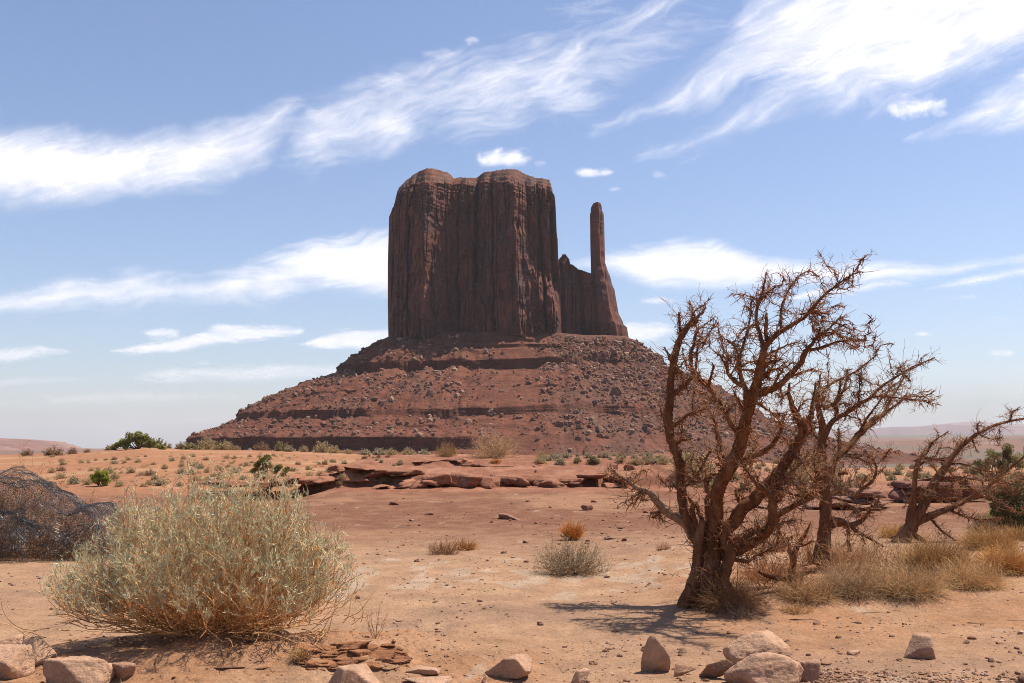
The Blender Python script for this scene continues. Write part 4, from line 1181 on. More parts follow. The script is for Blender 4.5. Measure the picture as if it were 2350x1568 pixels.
dead_tree("dead_tree", "bare leaning dead juniper reaching out of the right edge of the photo", 17.2, TREE_C, 14, group="bare dead junipers", twig=.9)
dead_tree("dead_tree", "short broken dead stem with a fallen log between the two upright dead trees", 11.3, STUMP, 21, group="bare dead junipers", twig=.6)

# ------------------------------------------------------------------ shrubs and grasses
STEM = pmat("dry_stem", None, .25, 9., 0, 30, rough=.8, spec=.2)
LEAF = pmat("leaf", None, .22, 7., 0, 30, rough=.75, spec=.2, transl=.25)
GRASS = pmat("dry_grass", None, .2, 9., 0, 30, rough=.7, spec=.2, transl=.3)

def dome(rs, n, w, d, h, low=.1, shell=(.75, 1.05)):
    """targets on and inside a flattened dome"""
    a = rs.uniform(0, 2 * np.pi, n)
    e = np.arcsin(rs.uniform(math.sin(low), 1, n))
    s = rs.uniform(*shell, n)
    return np.stack([np.cos(a) * np.cos(e) * w * s, np.sin(a) * np.cos(e) * d * s, np.sin(e) * h * s], 1)

def bez(B, C, E, n):
    t = np.linspace(0, 1, n)[None, :, None]
    return (1 - t) ** 2 * B[:, None] + 2 * t * (1 - t) * C[:, None] + t ** 2 * E[:, None]

def shrub_geo(seed, w, d, h, stems=60, twigs=5, leaf=0, leaf_size=.02, stem_r=.005, stem_col=(.36, .24, .14), leaf_col=(.27, .26, .17), foot=.25, low=.1, aspect=.16, curl=.6, tw_len=.28, up=.4, shape=None, lspread=.8, shell=(.75, 1.05)):
    """stems rising from a foot to a dome, twigs on them, leaves on the twigs -> (V, F, col) of wood and of leaves"""
    rs = np.random.RandomState(seed)
    E = dome(rs, stems, w, d, h, low, shell)
    if shape is not None:
        E = shape(E, rs)
    a = rs.uniform(0, 2 * np.pi, stems)
    q = np.sqrt(rs.rand(stems)) * foot
    B = np.stack([np.cos(a) * q * w, np.sin(a) * q * d, np.full(stems, -.02)], 1) * .6 + E * [[foot * .5, foot * .5, 0]]
    C = B * .45 + E * .55 * np.array([1.05, 1.05, .62]) + rs.normal(size=(stems, 3)) * .06 * h
    n = 8
    P = bez(B, C, E, n)
    P[:, 1:] += rs.normal(size=(stems, n - 1, 3)) * .012 * h
    r = stem_r * rs.uniform(.6, 1.2, (stems, 1)) * np.linspace(1, .4, n)
    V1, F1 = tubes(P, r, 3)
    sc_ = np.array(stem_col)
    parts = [(V1, F1, np.repeat(sc_ * rs.uniform(.65, 1.25, (stems, 1)), 3 * n, 0))]
    m = np.repeat(np.arange(stems), twigs)
    j = rs.randint(2, n, len(m))
    tg = unit(P[m, j] - P[m, j - 1])
    D2 = unit(tg * .8 + unit(rs.normal(size=tg.shape)) * .7 + [0, 0, up])
    P2, r2 = strands(rs, P[m, j], D2, h * tw_len * rs.uniform(.4, 1.1, len(m)), 5, stem_r * .5, stem_r * .25, curl, up * .6)
    V2, F2 = tubes(P2, r2, 3)
    parts.append((V2, F2, np.repeat(sc_ * rs.uniform(.8, 1.4, (len(m), 1)), 15, 0)))
    wood = join(parts)
    if not leaf:
        return wood, None
    k = np.repeat(np.arange(len(m)), leaf)
    jj = rs.randint(1, 5, len(k))
    f = rs.rand(len(k), 1)
    Cn = P2[k, jj] * f + P2[k, jj - 1] * (1 - f)
    dd = unit(P2[k, jj] - P2[k, jj - 1])
    V3, F3 = leaves(rs, Cn, leaf_size * rs.uniform(.6, 1.2, len(k)), dd, aspect, lspread)
    lc = np.array(leaf_col) * np.repeat(rs.uniform(.7, 1.25, (len(m), 1)), leaf, 0) * rs.uniform(.85, 1.15, (len(k), 1))
    return wood, (V3, F3, np.repeat(lc, 4, 0))

def shrub(name, label, cat, u, v, wu, hu, seed, group=None, parts=("stems", "leaves"), y=None, **kw):
    """a shrub standing where (u, v) meets the ground, wu wide and hu high in photograph units"""
    p = ground_at(u, v) if y is None else at(u, v, y)
    m = p[1] / FP
    wood, lf = shrub_geo(seed, wu * m / 2, wu * m / 2 * kw.pop('deep', .8), hu * m, **kw)
    p[1] += 0.0
    t = thing(name, p, label, cat, group)
    put(parts[0], mesh(parts[0], wood[0], wood[1], STEM, True, wood[2]), t)
    if lf:
        put(parts[1], mesh(parts[1], lf[0], lf[1], LEAF, False, lf[2]), t)
    return t

def grass_geo(seed, w, d, h, n, r=.0022, col=(.50, .33, .15), lean=.5, low=.5, curl=.5):
    rs = np.random.RandomState(seed)
    a = rs.uniform(0, 2 * np.pi, n)
    q = np.sqrt(rs.rand(n))
    B = np.stack([np.cos(a) * q * w * .55, np.sin(a) * q * d * .55, np.full(n, -.01)], 1)
    D = np.stack([np.cos(a) * q * lean, np.sin(a) * q * lean, np.full(n, 1.0)], 1) + rs.normal(size=(n, 3)) * .22
    P, R_ = strands(rs, B, D, h * rs.uniform(low, 1.1, n) * (1.05 - .35 * q), 5, r, r * .45, curl, 0, .6)
    V, F = tubes(P, R_, 3)
    return V, F, np.repeat(np.array(col) * rs.uniform(.65, 1.3, (n, 1)), 15, 0)

def tuft(name, label, u, v, wu, hu, seed, n=500, group=None, cat="grass tuft", **kw):
    p = ground_at(u, v)
    m = p[1] / FP
    V, F, c = grass_geo(seed, wu * m / 2, wu * m / 2 * kw.pop('deep', .8), hu * m * 1.15, int(n * 1.7), **kw)
    o = put(name, mesh(name, V, F, GRASS, True, c), None, p)
    return tag(o, label, cat, group)

# --- the big pale bush in front
def bigshape(E, rs):
    E = E.copy()
    left = ss(-.2, -1.1, E[:, 0])
    E[:, 2] *= 1 - .30 * left
    E[:, 0] += .06 * E[:, 2]
    return E
bp = ground_at(500, 1497)
bp = np.array([at(478, 1497, 8.45)[0], 8.45, 0])
bp[2] = float(H(bp[0], bp[1]))
def rounded(V):
    d = unit(V + [0, 0, .1])
    q = np.linalg.norm(V / np.array([1.38, 1.05, 1.36]), axis=1, keepdims=True) / (1 + .30 * fbm(d[:, 0] * 2.2, d[:, 1] * 2.2, d[:, 2] * 2.2 + 4.4, o=3))[:, None]
    return np.where(q > .94, V * (.94 + .45 * (q - .94)) / np.maximum(q, 1e-6), V)
bush = thing("sagebrush", bp, "large rounded grey green bush with straw coloured stems in the left foreground", "bush")
rsb = np.random.RandomState(77)
wood, lf = shrub_geo(77, 1.33, 1.0, 1.30, stems=420, twigs=9, leaf=0, stem_r=.0062, stem_col=(.56, .34, .18), foot=.30, low=.12, curl=.45, tw_len=.26, up=.55, shape=bigshape, shell=(.62, 1.0))
put("stems", mesh("stems", rounded(wood[0]), wood[1], STEM, True, wood[2]), bush)
# finer shoots at the outside with their narrow leaves
ns_ = 420 * 24
V1 = wood[0][420 * 24:].reshape(-1, 5, 3, 3).mean(2)          # twig centre lines
m = np.repeat(np.arange(len(V1)), 4)
j = rsb.randint(1, 5, len(m))
tg = unit(V1[m, j] - V1[m, j - 1])
rr_ = np.linalg.norm(V1[m, j] / np.array([1.33, 1.0, 1.30]), axis=1)
keep = (rr_ > .58) & (V1[m, j][:, 2] > .16)
m, j, tg = m[keep], j[keep], tg[keep]
B2 = V1[m, j]
P3, r3 = strands(rsb, B2, unit(tg + unit(rsb.normal(size=tg.shape)) * .45 + [0, 0, .3]), rsb.uniform(.06, .17, len(m)), 5, .0020, .0012, .4, .4)
V3, F3 = tubes(P3, r3, 3)
put("shoots", mesh("shoots", rounded(V3), F3, STEM, True, np.repeat(np.array([.57, .46, .30]) * rsb.uniform(.75, 1.2, (len(m), 1)), 15, 0)), bush)
k = np.repeat(np.arange(len(m)), 7)
jj = rsb.randint(1, 5, len(k))
f = rsb.rand(len(k), 1)
Cn = P3[k, jj] * f + P3[k, jj - 1] * (1 - f)
clump = fbm(Cn[:, 0] * 3.2, Cn[:, 1] * 3.2, Cn[:, 2] * 3.2, o=3)
keep = clump + rsb.uniform(-.25, .25, len(k)) + .30 * ss(.2, -.9, Cn[:, 0]) - .45 * ss(.5, .12, Cn[:, 2]) > -.26
Cn, k, jj, clump = Cn[keep], k[keep], jj[keep], clump[keep]
V4, F4 = leaves(rsb, Cn, rsb.uniform(.013, .027, len(k)), unit(P3[k, jj] - P3[k, jj - 1]), .14, .75)
gcol = np.array([.44, .45, .315]) + (rsb.rand(len(k), 1) < .42) * np.array([.14, .10, .05])
lc = gcol * rsb.uniform(.65, 1.2, (len(k), 1)) * (1 + .25 * clump[:, None])
put("leaves", mesh("leaves", rounded(V4), F4, LEAF, False, np.repeat(lc, 4, 0)), bush)
# loose dead stems trailing on the ground under it
n = 55
B = np.stack([rsb.uniform(-1.25, 1.25, n), rsb.uniform(-.75, .2, n), rsb.uniform(.0, .12, n)], 1)
P5, r5 = strands(rsb, B, np.stack([np.sign(B[:, 0]) * rsb.uniform(.3, 1, n), rsb.uniform(-.9, .1, n), rsb.uniform(-.05, .35, n)], 1), rsb.uniform(.15, .45, n), 9, .004, .002, .9, -.15)
V5, F5 = tubes(P5, r5, 4)
_fs = put("fallen_stems", mesh("fallen_stems", V5, F5, STEM, True, np.repeat(np.array([.46, .31, .18]) * rsb.uniform(.7, 1.3, (n, 1)), 36, 0)), bush)
_fs['kind'] = 'stuff'

# --- shrubs and tufts of the middle ground
GR, TAN = (.30, .275, .19), (.40, .28, .17)
shrub("shrub", "low wide grey shrub with thorny twigs standing alone on the bare ground in the middle", "shrub", 1310, 1318, 190, 78, 101, stems=200, twigs=8, leaf=5, leaf_size=.011, stem_r=.0032, stem_col=(.27, .19, .13), leaf_col=(.36, .30, .21), aspect=.4, low=.05, tw_len=.35, curl=.9)
tuft("grass_tuft", "small upright golden grass tuft just behind the low grey shrub", 1313, 1240, 52, 45, 102, 420, r=.0035, col=(.55, .29, .10), lean=.35)
shrub("shrub", "flattened brown and straw clump with dead twigs on the bare slope", "shrub", 1020, 1272, 80, 34, 103, stems=120, twigs=6, leaf=0, stem_r=.0035, stem_col=(.27, .16, .095), low=.02, curl=1.0, tw_len=.5)
tuft("grass_tuft", "low straw coloured tuft at the right end of the flattened brown clump", 1066, 1262, 64, 30, 104, 260, r=.0035, col=(.50, .32, .16), lean=1.1)
shrub("shrub", "tiny dry rust coloured clump near the left side of the dead tree foot", "shrub", 1524, 1262, 42, 18, 105, stems=60, twigs=5, leaf=0, stem_r=.0035, stem_col=(.33, .17, .085), low=.02, curl=1.0)
shrub("tumbleweed", "big pale tangled dry shrub on top of the sandstone outcrop", "dry shrub", 1133, 1050, 128, 62, 106, stems=150, twigs=9, leaf=0, stem_r=.008, stem_col=(.42, .30, .20), low=.03, curl=1.4, tw_len=.4, y=43.0)
shrub("tumbleweed", "round tan dry shrub beside the big tangled one on the outcrop", "dry shrub", 1026, 1048, 56, 32, 107, stems=110, twigs=8, leaf=0, stem_r=.008, stem_col=(.36, .25, .14), low=.03, curl=1.1, tw_len=.35, y=43.5)
for i, (u, v, w_, h_, lb) in enumerate([(1138, 1062, 34, 10, "short orange grass tuft below the big tangled shrub on the outcrop"), (1238, 1066, 26, 8, "short orange grass tuft right of centre on the outcrop top"), (690, 1462 + 52, 46, 34, "thin dry grass clump at the front right foot of the big bush")]):
    tuft("grass_tuft", lb, u, v, w_, h_, 120 + i, 160, r=.006 if i < 2 else .0018, col=(.50, .25, .10) if i < 2 else (.46, .32, .18), lean=.9)
shrub("dry_weed", "sparse leafless weed with thin upright twigs right of the big bush", "weed", 862, 1466, 74, 78, 125, stems=9, twigs=5, leaf=0, stem_r=.0026, stem_col=(.30, .19, .12), foot=.15, low=.55, curl=.5, tw_len=.25)

# --- dry grass and brittle twigs round the dead trees
for i, (u, v, w_, h_, n, lb, c, kw) in enumerate([
        (1680, 1398, 150, 92, 700, "rust brown dry twiggy growth against the foot of the largest dead tree", (.33, .19, .10), dict(lean=.8, curl=.9, r=.0020)),
        (1850, 1372, 190, 70, 900, "tangled straw coloured dry grass between the two upright dead trees", (.42, .29, .17), dict(lean=1.1, curl=1.6, r=.0019)),
        (1950, 1362, 160, 88, 900, "grey brown tangle of curled dry stems at the foot of the straight dead trunk", (.38, .28, .19), dict(lean=1.1, curl=1.9, r=.0020)),
        (2080, 1362, 230, 92, 1300, "wide bleached dry brush with forked pale stalks right of the dead trunks", (.50, .37, .23), dict(lean=1.0, curl=1.3, r=.0020)),
        (2230, 1350, 190, 84, 1100, "thin bleached dry brush near the right edge in front of the golden grass", (.54, .40, .24), dict(lean=.9, curl=1.0, r=.0018)),
        (2150, 1320, 190, 95, 1300, "soft upright tan grass under the leaning dead juniper", (.42, .28, .14), dict(lean=.35, curl=.4, r=.0022)),
        (2305, 1318, 130, 72, 1300, "rounded golden grass clump at the right edge", (.58, .38, .18), dict(lean=.6, curl=.4, r=.0025)),
        (2270, 1262, 150, 60, 900, "dull straw grass behind the rounded golden clump", (.47, .32, .16), dict(lean=.6, curl=.5, r=.0028)),
        (2330, 1240, 120, 40, 600, "pale straw grass at the far right beneath the dark juniper bush", (.50, .35, .18), dict(lean=.6, curl=.5, r=.0030)),
        (1590, 1392, 70, 26, 160, "few dry blades on the left of the largest dead tree foot", (.42, .30, .17), dict(lean=.9, curl=.9, r=.0018)),
        (1830, 1402, 120, 26, 300, "low mat of straw bits in front of the tangled dry grass", (.50, .34, .19), dict(lean=1.8, curl=1.6, r=.0018)),
        (1700, 1420, 90, 60, 90, "few grey brittle twigs in the tree's shadow", (.33, .24, .19), dict(lean=1.2, curl=1.2, r=.0022)),
        (1960, 1290, 130, 70, 420, "fine brown twigs in front of the rock slab behind the straight dead trunk", (.33, .20, .12), dict(lean=1.0, curl=1.5, r=.0022)),
        (1760, 1330, 120, 70, 420, "fine reddish twigs behind the foot of the largest dead tree", (.35, .19, .10), dict(lean=1.0, curl=1.5, r=.0020)),
        (2060, 1235, 110, 40, 420, "yellow straw patch behind the leaning dead juniper", (.50, .33, .13), dict(lean=.6, curl=.5, r=.0030)),
        (1890, 1300, 80, 42, 300, "yellow straw patch between the upright dead trunks", (.46, .31, .13), dict(lean=.6, curl=.6, r=.0026)),
]):
    tuft("dry_grass", lb, u, v, w_, h_, 140 + i, n, cat="dry grass", col=c, **dict(kw, curl=kw['curl'] * 1.6, lean=kw['lean'] * 1.2))
shrub("shrub", "rounded grey brown shrub below the yellow green tuft near the right edge", "shrub", 2262, 1222, 84, 44, 170, stems=130, twigs=7, leaf=3, leaf_size=.016, stem_r=.005, stem_col=(.28, .19, .12), leaf_col=(.30, .22, .14), aspect=.3, low=.05)
shrub("shrub", "yellow green broom tuft near the right edge", "shrub", 2282, 1210, 44, 46, 171, stems=150, twigs=5, leaf=4, leaf_size=.02, stem_r=.004, stem_col=(.34, .34, .12), leaf_col=(.36, .37, .12), low=.5)

for i, (u, v, w_, h_, lb, c) in enumerate([(1765, 1352, 170, 120, "reddish brown thicket of dead twigs right behind the foot of the largest dead tree", (.40, .215, .115)), (1945, 1330, 170, 110, "brown thicket of dead twigs round the foot of the straight dead trunk", (.38, .24, .14)),
                                          (2040, 1310, 150, 90, "low grey brown thicket between the straight trunk and the leaning dead juniper", (.40, .27, .17)), (1862, 1300, 120, 100, "thin red brown twigs seen between the two upright dead trunks", (.38, .19, .10))]):
    shrub("dead_brush", lb, "brush", u, v, w_, h_, 180 + i, stems=70, twigs=11, leaf=0, stem_r=.0034, stem_col=c, foot=.5, low=.05, curl=1.3, tw_len=.36)

# --- green junipers
NEEDLE = pmat("juniper_green", None, .3, 3., 0, 30, rough=.8, spec=.15, transl=.15)
def juniper(name, label, u, v, clumps, seed, col, y=None, n=170, leaf=.07, cat="tree", dens=1.0, trunks=3, group=None):
    """clumps (u, v, radius) in photograph units"""
    rs = np.random.RandomState(seed)
    p = ground_at(u, v) if y is None else at(u, v, y)
    if y is not None:
        p[2] = min(p[2], float(H(p[0], p[1])))
    D = p[1]
    m = D / FP
    t = thing(name, p, label, cat, group)
    Cs, Rs = [], []
    for (a, b, r) in clumps:
        for _ in range(int(7 * dens)):
            q = unit(rs.normal(size=3)) * rs.uniform(.2, .85) * r
            Cs.append(at(a + q[0], b + q[2] * .9, D + q[1] * m))
            Rs.append(r * m * rs.uniform(.28, .50))
    Cs, Rs = np.array(Cs), np.array(Rs)
    k = np.repeat(np.arange(len(Cs)), n)
    off = unit(rs.normal(size=(len(k), 3))) * (rs.rand(len(k), 1) ** .45) * Rs[k][:, None] * [1, 1, .8]
    Cn = Cs[k] + off
    V, F = leaves(rs, Cn, leaf * rs.uniform(.5, 1.1, len(k)), off + [0, 0, .02], .38, 1.0)
    c = np.array(col) * np.repeat(rs.uniform(.65, 1.3, (len(Cs), 1)), n, 0) * rs.uniform(.8, 1.2, (len(k), 1))
    obj("crown", V, F, NEEDLE, t, False, np.repeat(c, 4, 0))
    parts = []
    pick = rs.choice(len(Cs), min(len(Cs), 5 * trunks + 6), replace=False)
    B = np.repeat(p[None], len(pick), 0) + rs.normal(size=(len(pick), 3)) * [.12, .12, 0]
    E = Cs[pick]
    P = bez(B, B * .5 + E * .5 + np.array([0, 0, .12]) * np.ptp(Cs[:, 2]), E, 9) + rs.normal(size=(len(pick), 9, 3)) * .02
    r_ = np.linspace(1, .25, 9)[None] * rs.uniform(.035, .075, (len(pick), 1)) * np.ptp(Cs[:, 2]) * .6
    Vt, Ft = tubes(P, r_, 6)
    obj("trunk", Vt, Ft, BARK, t, True, np.array([.16, .09, .06]))
    return t
juniper("juniper_tree", "broad green juniper alone on the skyline crest at the left", 312, 1031, [(285, 1018, 17), (300, 1004, 15), (318, 1002, 14), (335, 1008, 13), (350, 1016, 10), (270, 1022, 12), (320, 1017, 12), (296, 1018, 12), (262, 1027, 8), (342, 1020, 8)], 201, (.19, .19, .07), n=150, leaf=.10)
juniper("juniper_bush", "low green juniper tip to the right of the skyline juniper", 372, 1032, [(368, 1026, 8), (376, 1029, 6)], 202, (.19, .19, .08), n=90, leaf=.09, cat="bush", trunks=1)
juniper("juniper_bush", "bright green rounded juniper bush behind the black netting", 232, 1122, [(238, 1088, 13), (226, 1092, 11), (243, 1100, 12), (222, 1104, 12), (238, 1112, 10), (214, 1096, 8)], 203, (.26, .30, .07), y=45.0, n=220, leaf=.045, cat="bush", trunks=1)
juniper("juniper_tree", "open olive juniper standing above the left rock shelf", 608, 1098, [(600, 1058, 13), (612, 1052, 9), (588, 1070, 11), (615, 1068, 11), (630, 1078, 11), (650, 1084, 9), (640, 1072, 9), (604, 1082, 10), (658, 1078, 6), (582, 1082, 7)], 204, (.24, .21, .09), y=41.5, n=170, leaf=.05, dens=.8)
juniper("juniper_bush", "dark spreading juniper bush at the far right edge of the photo", 2320, 1235, [(2330, 1120, 44), (2355, 1165, 46), (2300, 1140, 32), (2385, 1130, 46), (2325, 1190, 40), (2290, 1165, 26), (2380, 1205, 40), (2345, 1215, 30)], 205, (.17, .155, .09), y=18.5, n=260, leaf=.034, cat="bush", dens=1.7)
juniper("juniper_bush", "dull olive juniper bush beyond the leaning dead juniper, near the right edge", 2290, 1086, [(2280, 1048, 24), (2310, 1040, 22), (2255, 1066, 20), (2330, 1058, 24), (2300, 1066, 22), (2240, 1080, 13)], 206, (.22, .20, .11), y=44.0, n=200, leaf=.06, cat="bush", dens=1.2)

# --- small shrubs over the hill and the flats, copied from a few grown plants
protos = {}
def proto(key, seed, **kw):
    wood, lf = shrub_geo(seed, .5, .5, kw.pop('h', .6), **kw)
    V, F, c = join([wood] + ([lf] if lf else []))
    protos.setdefault(key, []).append(mesh("desert_shrub", V, F, LEAF, False, c))
for s in range(3):
    proto('grey', 300 + s, stems=46, twigs=6, leaf=9, leaf_size=.05, stem_r=.012, stem_col=(.24, .19, .13), leaf_col=(.43, .36, .235), low=.05, aspect=.4)
    proto('tan', 310 + s, stems=50, twigs=6, leaf=6, leaf_size=.05, stem_r=.012, stem_col=(.40, .27, .15), leaf_col=(.44, .33, .19), low=.12, aspect=.25)
    proto('olive', 320 + s, stems=46, twigs=6, leaf=10, leaf_size=.05, stem_r=.012, stem_col=(.20, .14, .085), leaf_col=(.31, .255, .13), low=.02, aspect=.4, h=.55)
    proto('brown', 330 + s, stems=60, twigs=7, leaf=4, leaf_size=.045, stem_r=.012, stem_col=(.21, .125, .075), leaf_col=(.34, .21, .13), low=.03, aspect=.35)
NAMES = {'grey': 'grey green', 'tan': 'straw coloured', 'olive': 'dark olive', 'brown': 'dark brown'}
rs = np.random.RandomState(9)
def place_shrub(kind, u, v, w_, where, y=None, hk=1.0):
    p = ground_at(u, v, 12) if y is None else np.array([(u - CU) / FP * y, y, 0.0])
    p[2] = float(H(p[0], p[1])) - .02
    s = w_ * 1.15 * p[1] / FP
    o = put("desert_shrub", protos[kind][rs.randint(3)], None, p, rs.uniform(0, 6.28), (s, s, s * hk * rs.uniform(.8, 1.15)))
    return tag(o, "small %s desert shrub %s" % (NAMES[kind], where), "shrub", "%s shrubs %s" % (NAMES[kind], where))
def scatter(n, reg, kinds, sz, where, gap, power=1.0):
    got = []
    for _ in range(n * 30):
        u = rs.uniform(reg[0], reg[1])
        v = reg[2] + (reg[3] - reg[2]) * rs.rand() ** power
        s = rs.uniform(*sz) * (.55 + .75 * (v - reg[2]) / (reg[3] - reg[2]))
        if all(((a - u) / (gap * (c + s))) ** 2 + ((b - v) / (gap * .45 * (c + s))) ** 2 > 1 for a, b, c in got):
            got.append((u, v, s))
        if len(got) == n:
            break
    for u, v, s in got:
        place_shrub(kinds[rs.randint(len(kinds))], u, v, s, where)
scatter(112, (110, 930, 1046, 1124), ['tan', 'tan', 'grey', 'brown', 'tan'], (11, 23), "dotted over the orange sand hill", .5)
for (u, w_, k, y) in [(70, 26, 'brown', 88), (130, 40, 'brown', 86), (172, 22, 'brown', 92), (206, 16, 'brown', 95), (262, 26, 'olive', 96), (345, 34, 'olive', 98), (362, 34, 'olive', 99), (385, 24, 'brown', 99), (420, 26, 'brown', 99), (436, 34, 'olive', 94),
                      (452, 30, 'olive', 97), (478, 40, 'tan', 99), (496, 30, 'olive', 100), (520, 36, 'tan', 100), (548, 16, 'tan', 100), (604, 30, 'brown', 99), (650, 30, 'olive', 99), (668, 22, 'grey', 98), (700, 20, 'tan', 99), (742, 36, 'tan', 99), (770, 26, 'tan', 98),
                      (802, 18, 'tan', 98), (838, 26, 'grey', 97), (872, 30, 'grey', 97), (900, 24, 'tan', 96), (940, 26, 'tan', 95), (975, 24, 'grey', 95)]:
    place_shrub(k, u, 0, w_, "along the left skyline crest", y, .85)
scatter(46, (1235, 1600, 1040, 1066), ['grey', 'grey', 'olive', 'tan'], (13, 26), "between the outcrop and the butte", .35)
scatter(100, (1600, 2345, 1046, 1128), ['grey', 'olive', 'grey', 'tan'], (13, 25), "on the sandy flat behind the dead trees", .34)
for (u, v, w_, k, lb) in [(1590, 1092, 90, 'tan', "large straw coloured shrub behind the left stem of the largest dead tree"), (1830, 1110, 80, 'tan', "straw coloured bushy grass just behind the straight dead trunk"), (1930, 1140, 110, 'brown', "brown twiggy shrub on the rock slab right of the straight dead trunk"), (1870, 1085, 60, 'tan', "straw coloured shrub seen through the fork of the dead trees")]:
    o = place_shrub(k, u, v, w_, "x")
    o['label'] = lb
    del o['group']

# the smallest tufts, too many to tell apart
rs = np.random.RandomState(19)
Vp, Fp, cp = [], [], []
n = 420
for i in range(n):
    if i < 260:
        u, v = rs.uniform(105, 960), rs.uniform(1040, 1128)
    else:
        u, v = rs.uniform(1260, 2345), rs.uniform(1044, 1120)
    p = ground_at(u, v, 20)
    if p[1] < 44:
        continue
    s = rs.uniform(.10, .26)
    V, F, c = grass_geo(700 + i, s, s, s * 1.0, 26, r=.006, col=[(.50, .36, .20), (.40, .33, .21), (.30, .21, .13)][rs.randint(3)], lean=1.0)
    Vp.append(V + p); Fp.append(F); cp.append(c)
V, F, c = join(list(zip(Vp, Fp, cp)))
o = obj("ground_cover", V, F, GRASS, None, True, c)
o['kind'] = 'stuff'
o['label'] = 'tiny dry tufts dotted over the sand hill and the flats'
o['category'] = 'ground cover'

# ------------------------------------------------------------------ rocks
def rockmat(name, hue):
    M = NT(name)
    co = M.n("TexCoord").outputs["Object"]
    c = M.n("Attribute", attribute_name="col").outputs[0]
    c = M.scale(c, M.rng(M.noise(co, 9, 7, .65), .3, .7, .72, 1.25))
    c = M.mix(M.rng(M.noise(co, 3.5, 4, .6), .5, .68, 0, .6), c, tone(*hue))
    c = M.scale(c, M.rng(M.noise(co, 90, 3, .6), .3, .7, .86, 1.14))
    M.t.links.new(c, M.p.inputs["Base Color"])
    M.p.inputs["Roughness"].default_value = .92
    M.p.inputs["Specular IOR Level"].default_value = .1
    h = M.math('ADD', M.noise(co, 22, 9, .74), M.math('MULTIPLY', M.noise(co, 5, 6, .65, (1, 1, 5)), .8))
    b = M.n("Bump", {"Strength": .75, "Distance": .045, "Height": h})
    M.t.links.new(b.outputs[0], M.p.inputs["Normal"])
    return M.m
PALEROCK = rockmat("pale_sandstone", (.66, .39, .25))
REDROCK = rockmat("red_sandstone", (.30, .125, .075))
PK = (.78, .47, .305)
RD = (.46, .21, .128)

def rock(name, label, u, v, wu, hu, seed, deep=.8, col=PK, mat=None, cat="rock", group=None, k=5, planes=12, sharp=.04, rough=.05, flat=0.0, rz=None, tilt=(0, 0), sink=.14, y=None, taper=.22, lean=0.0):
    p = ground_at(u, v) if y is None else at(u, v, y)
    m = p[1] / FP
    w_, d_, h_ = wu * m, wu * m * deep, hu * m
    rs = np.random.RandomState(seed)
    V, F = rockgeo(seed, (w_, d_, h_ * (1 + sink)), k, planes, sharp, rough, flat, rs.uniform(-.6, .6) if rz is None else rz, tilt, taper, lean)
    p[1] += d_ * .38
    if y is None:
        p[0] = (u - CU) / FP * p[1]
        p[2] = float(H(p[0], p[1]))
    p[2] = min(p[2], float(H(p[0], p[1] - d_ * .3))) - h_ * sink
    o = put(name, mesh(name, V, F, mat or PALEROCK, False if k < 4 else True, np.array(col)), None, p)
    return tag(o, label, cat, group)

# foreground
rock("rock", "pale block with an orange shaded front lying on top of the left rock heap", 54, 1499, 66, 36, 401, .8, rough=.04, flat=.3)
rock("rock", "squarish pale boulder at the right of the left rock heap", 112, 1528, 90, 58, 402, .7, planes=9, sharp=.03)
rock("rock", "large pale boulder cut off by the left edge of the photo", 30, 1562, 130, 66, 403, .7, planes=9, sharp=.035)
rock("rock", "broad low pale slab at the bottom edge beside the brown stone", 205, 1582, 160, 62, 404, .6, flat=.2, planes=10, rough=.07)
rock("rock", "long thin pale slab behind the broad slab at bottom left", 258, 1552, 100, 22, 405, .5, flat=.4)
rock("rock", "upright brown stone with a shaded left face, right end of the left rock heap", 309, 1569, 54, 40, 406, .9, col=(.62, .36, .24), planes=9, sharp=.03)
rock("rock", "pale angular slab half cut by the bottom edge, below the red earth bank", 825, 1586, 135, 46, 407, .6, planes=8, sharp=.025, rough=.02)
rock("flat_rock", "thin pale slab lying flat just right of the red earth bank", 976, 1552, 76, 14, 408, .7, flat=.5)
rock("flat_rock", "thin pale slab at the bottom edge left of the lens shaped rock", 985, 1574, 110, 12, 409, .5, flat=.5)
rock("rock", "lens shaped pale rock with a dark undercut, at the bottom centre", 1170, 1563, 108, 50, 410, .75, planes=10, rough=.06, sharp=.06, sink=.0)
rock("rock", "small whitish stone under the left end of the lens shaped rock", 1118, 1569, 22, 16, 411, .8)
rock("rock", "small round pale stone between the lens shaped rock and the upright rock", 1330, 1569, 46, 28, 412, .8, sharp=.07)
rock("rock", "tall pointed upright rock with a shaded left face at the bottom", 1516, 1549, 66, 84, 413, .7, planes=9, sharp=.03, rough=.05, rz=.3, taper=.92, lean=-.22)
rock("rock", "low wedge of pale rock leaning against the tall pointed rock", 1562, 1554, 60, 30, 414, .6, planes=8, sharp=.03, flat=.2)
rock("rock", "large rounded boulder forming the base of the stacked rocks at the bottom right", 1742, 1588, 182, 78, 415, .7, col=(.74, .44, .29), sharp=.07, rough=.08, planes=16)
rock("rock", "broad pale boulder lying across the top of the stacked rocks", 1750, 1536, 168, 76, 446, .8, sharp=.08, rough=.09, y=7.98, planes=18, taper=.45)
rock("rock", "tilted brown slab leaning on the left of the stacked rocks", 1632, 1560, 74, 44, 417, .5, col=(.58, .33, .21), planes=7, sharp=.03, tilt=(0, .5))
rock("rock", "brown block lying at the right foot of the stacked rocks", 1838, 1566, 64, 44, 418, .7, col=(.6, .35, .23), planes=8, sharp=.035)
rock("rock", "small pale block resting on the front of the stacked rocks", 1700, 1530, 32, 22, 419, .8, col=(.50, .32, .22), y=7.5, planes=8)
rock("rock", "rounder small block beside the pale one on the front of the stacked rocks", 1766, 1538, 48, 30, 420, .8, col=(.50, .31, .21), y=7.5, planes=9)
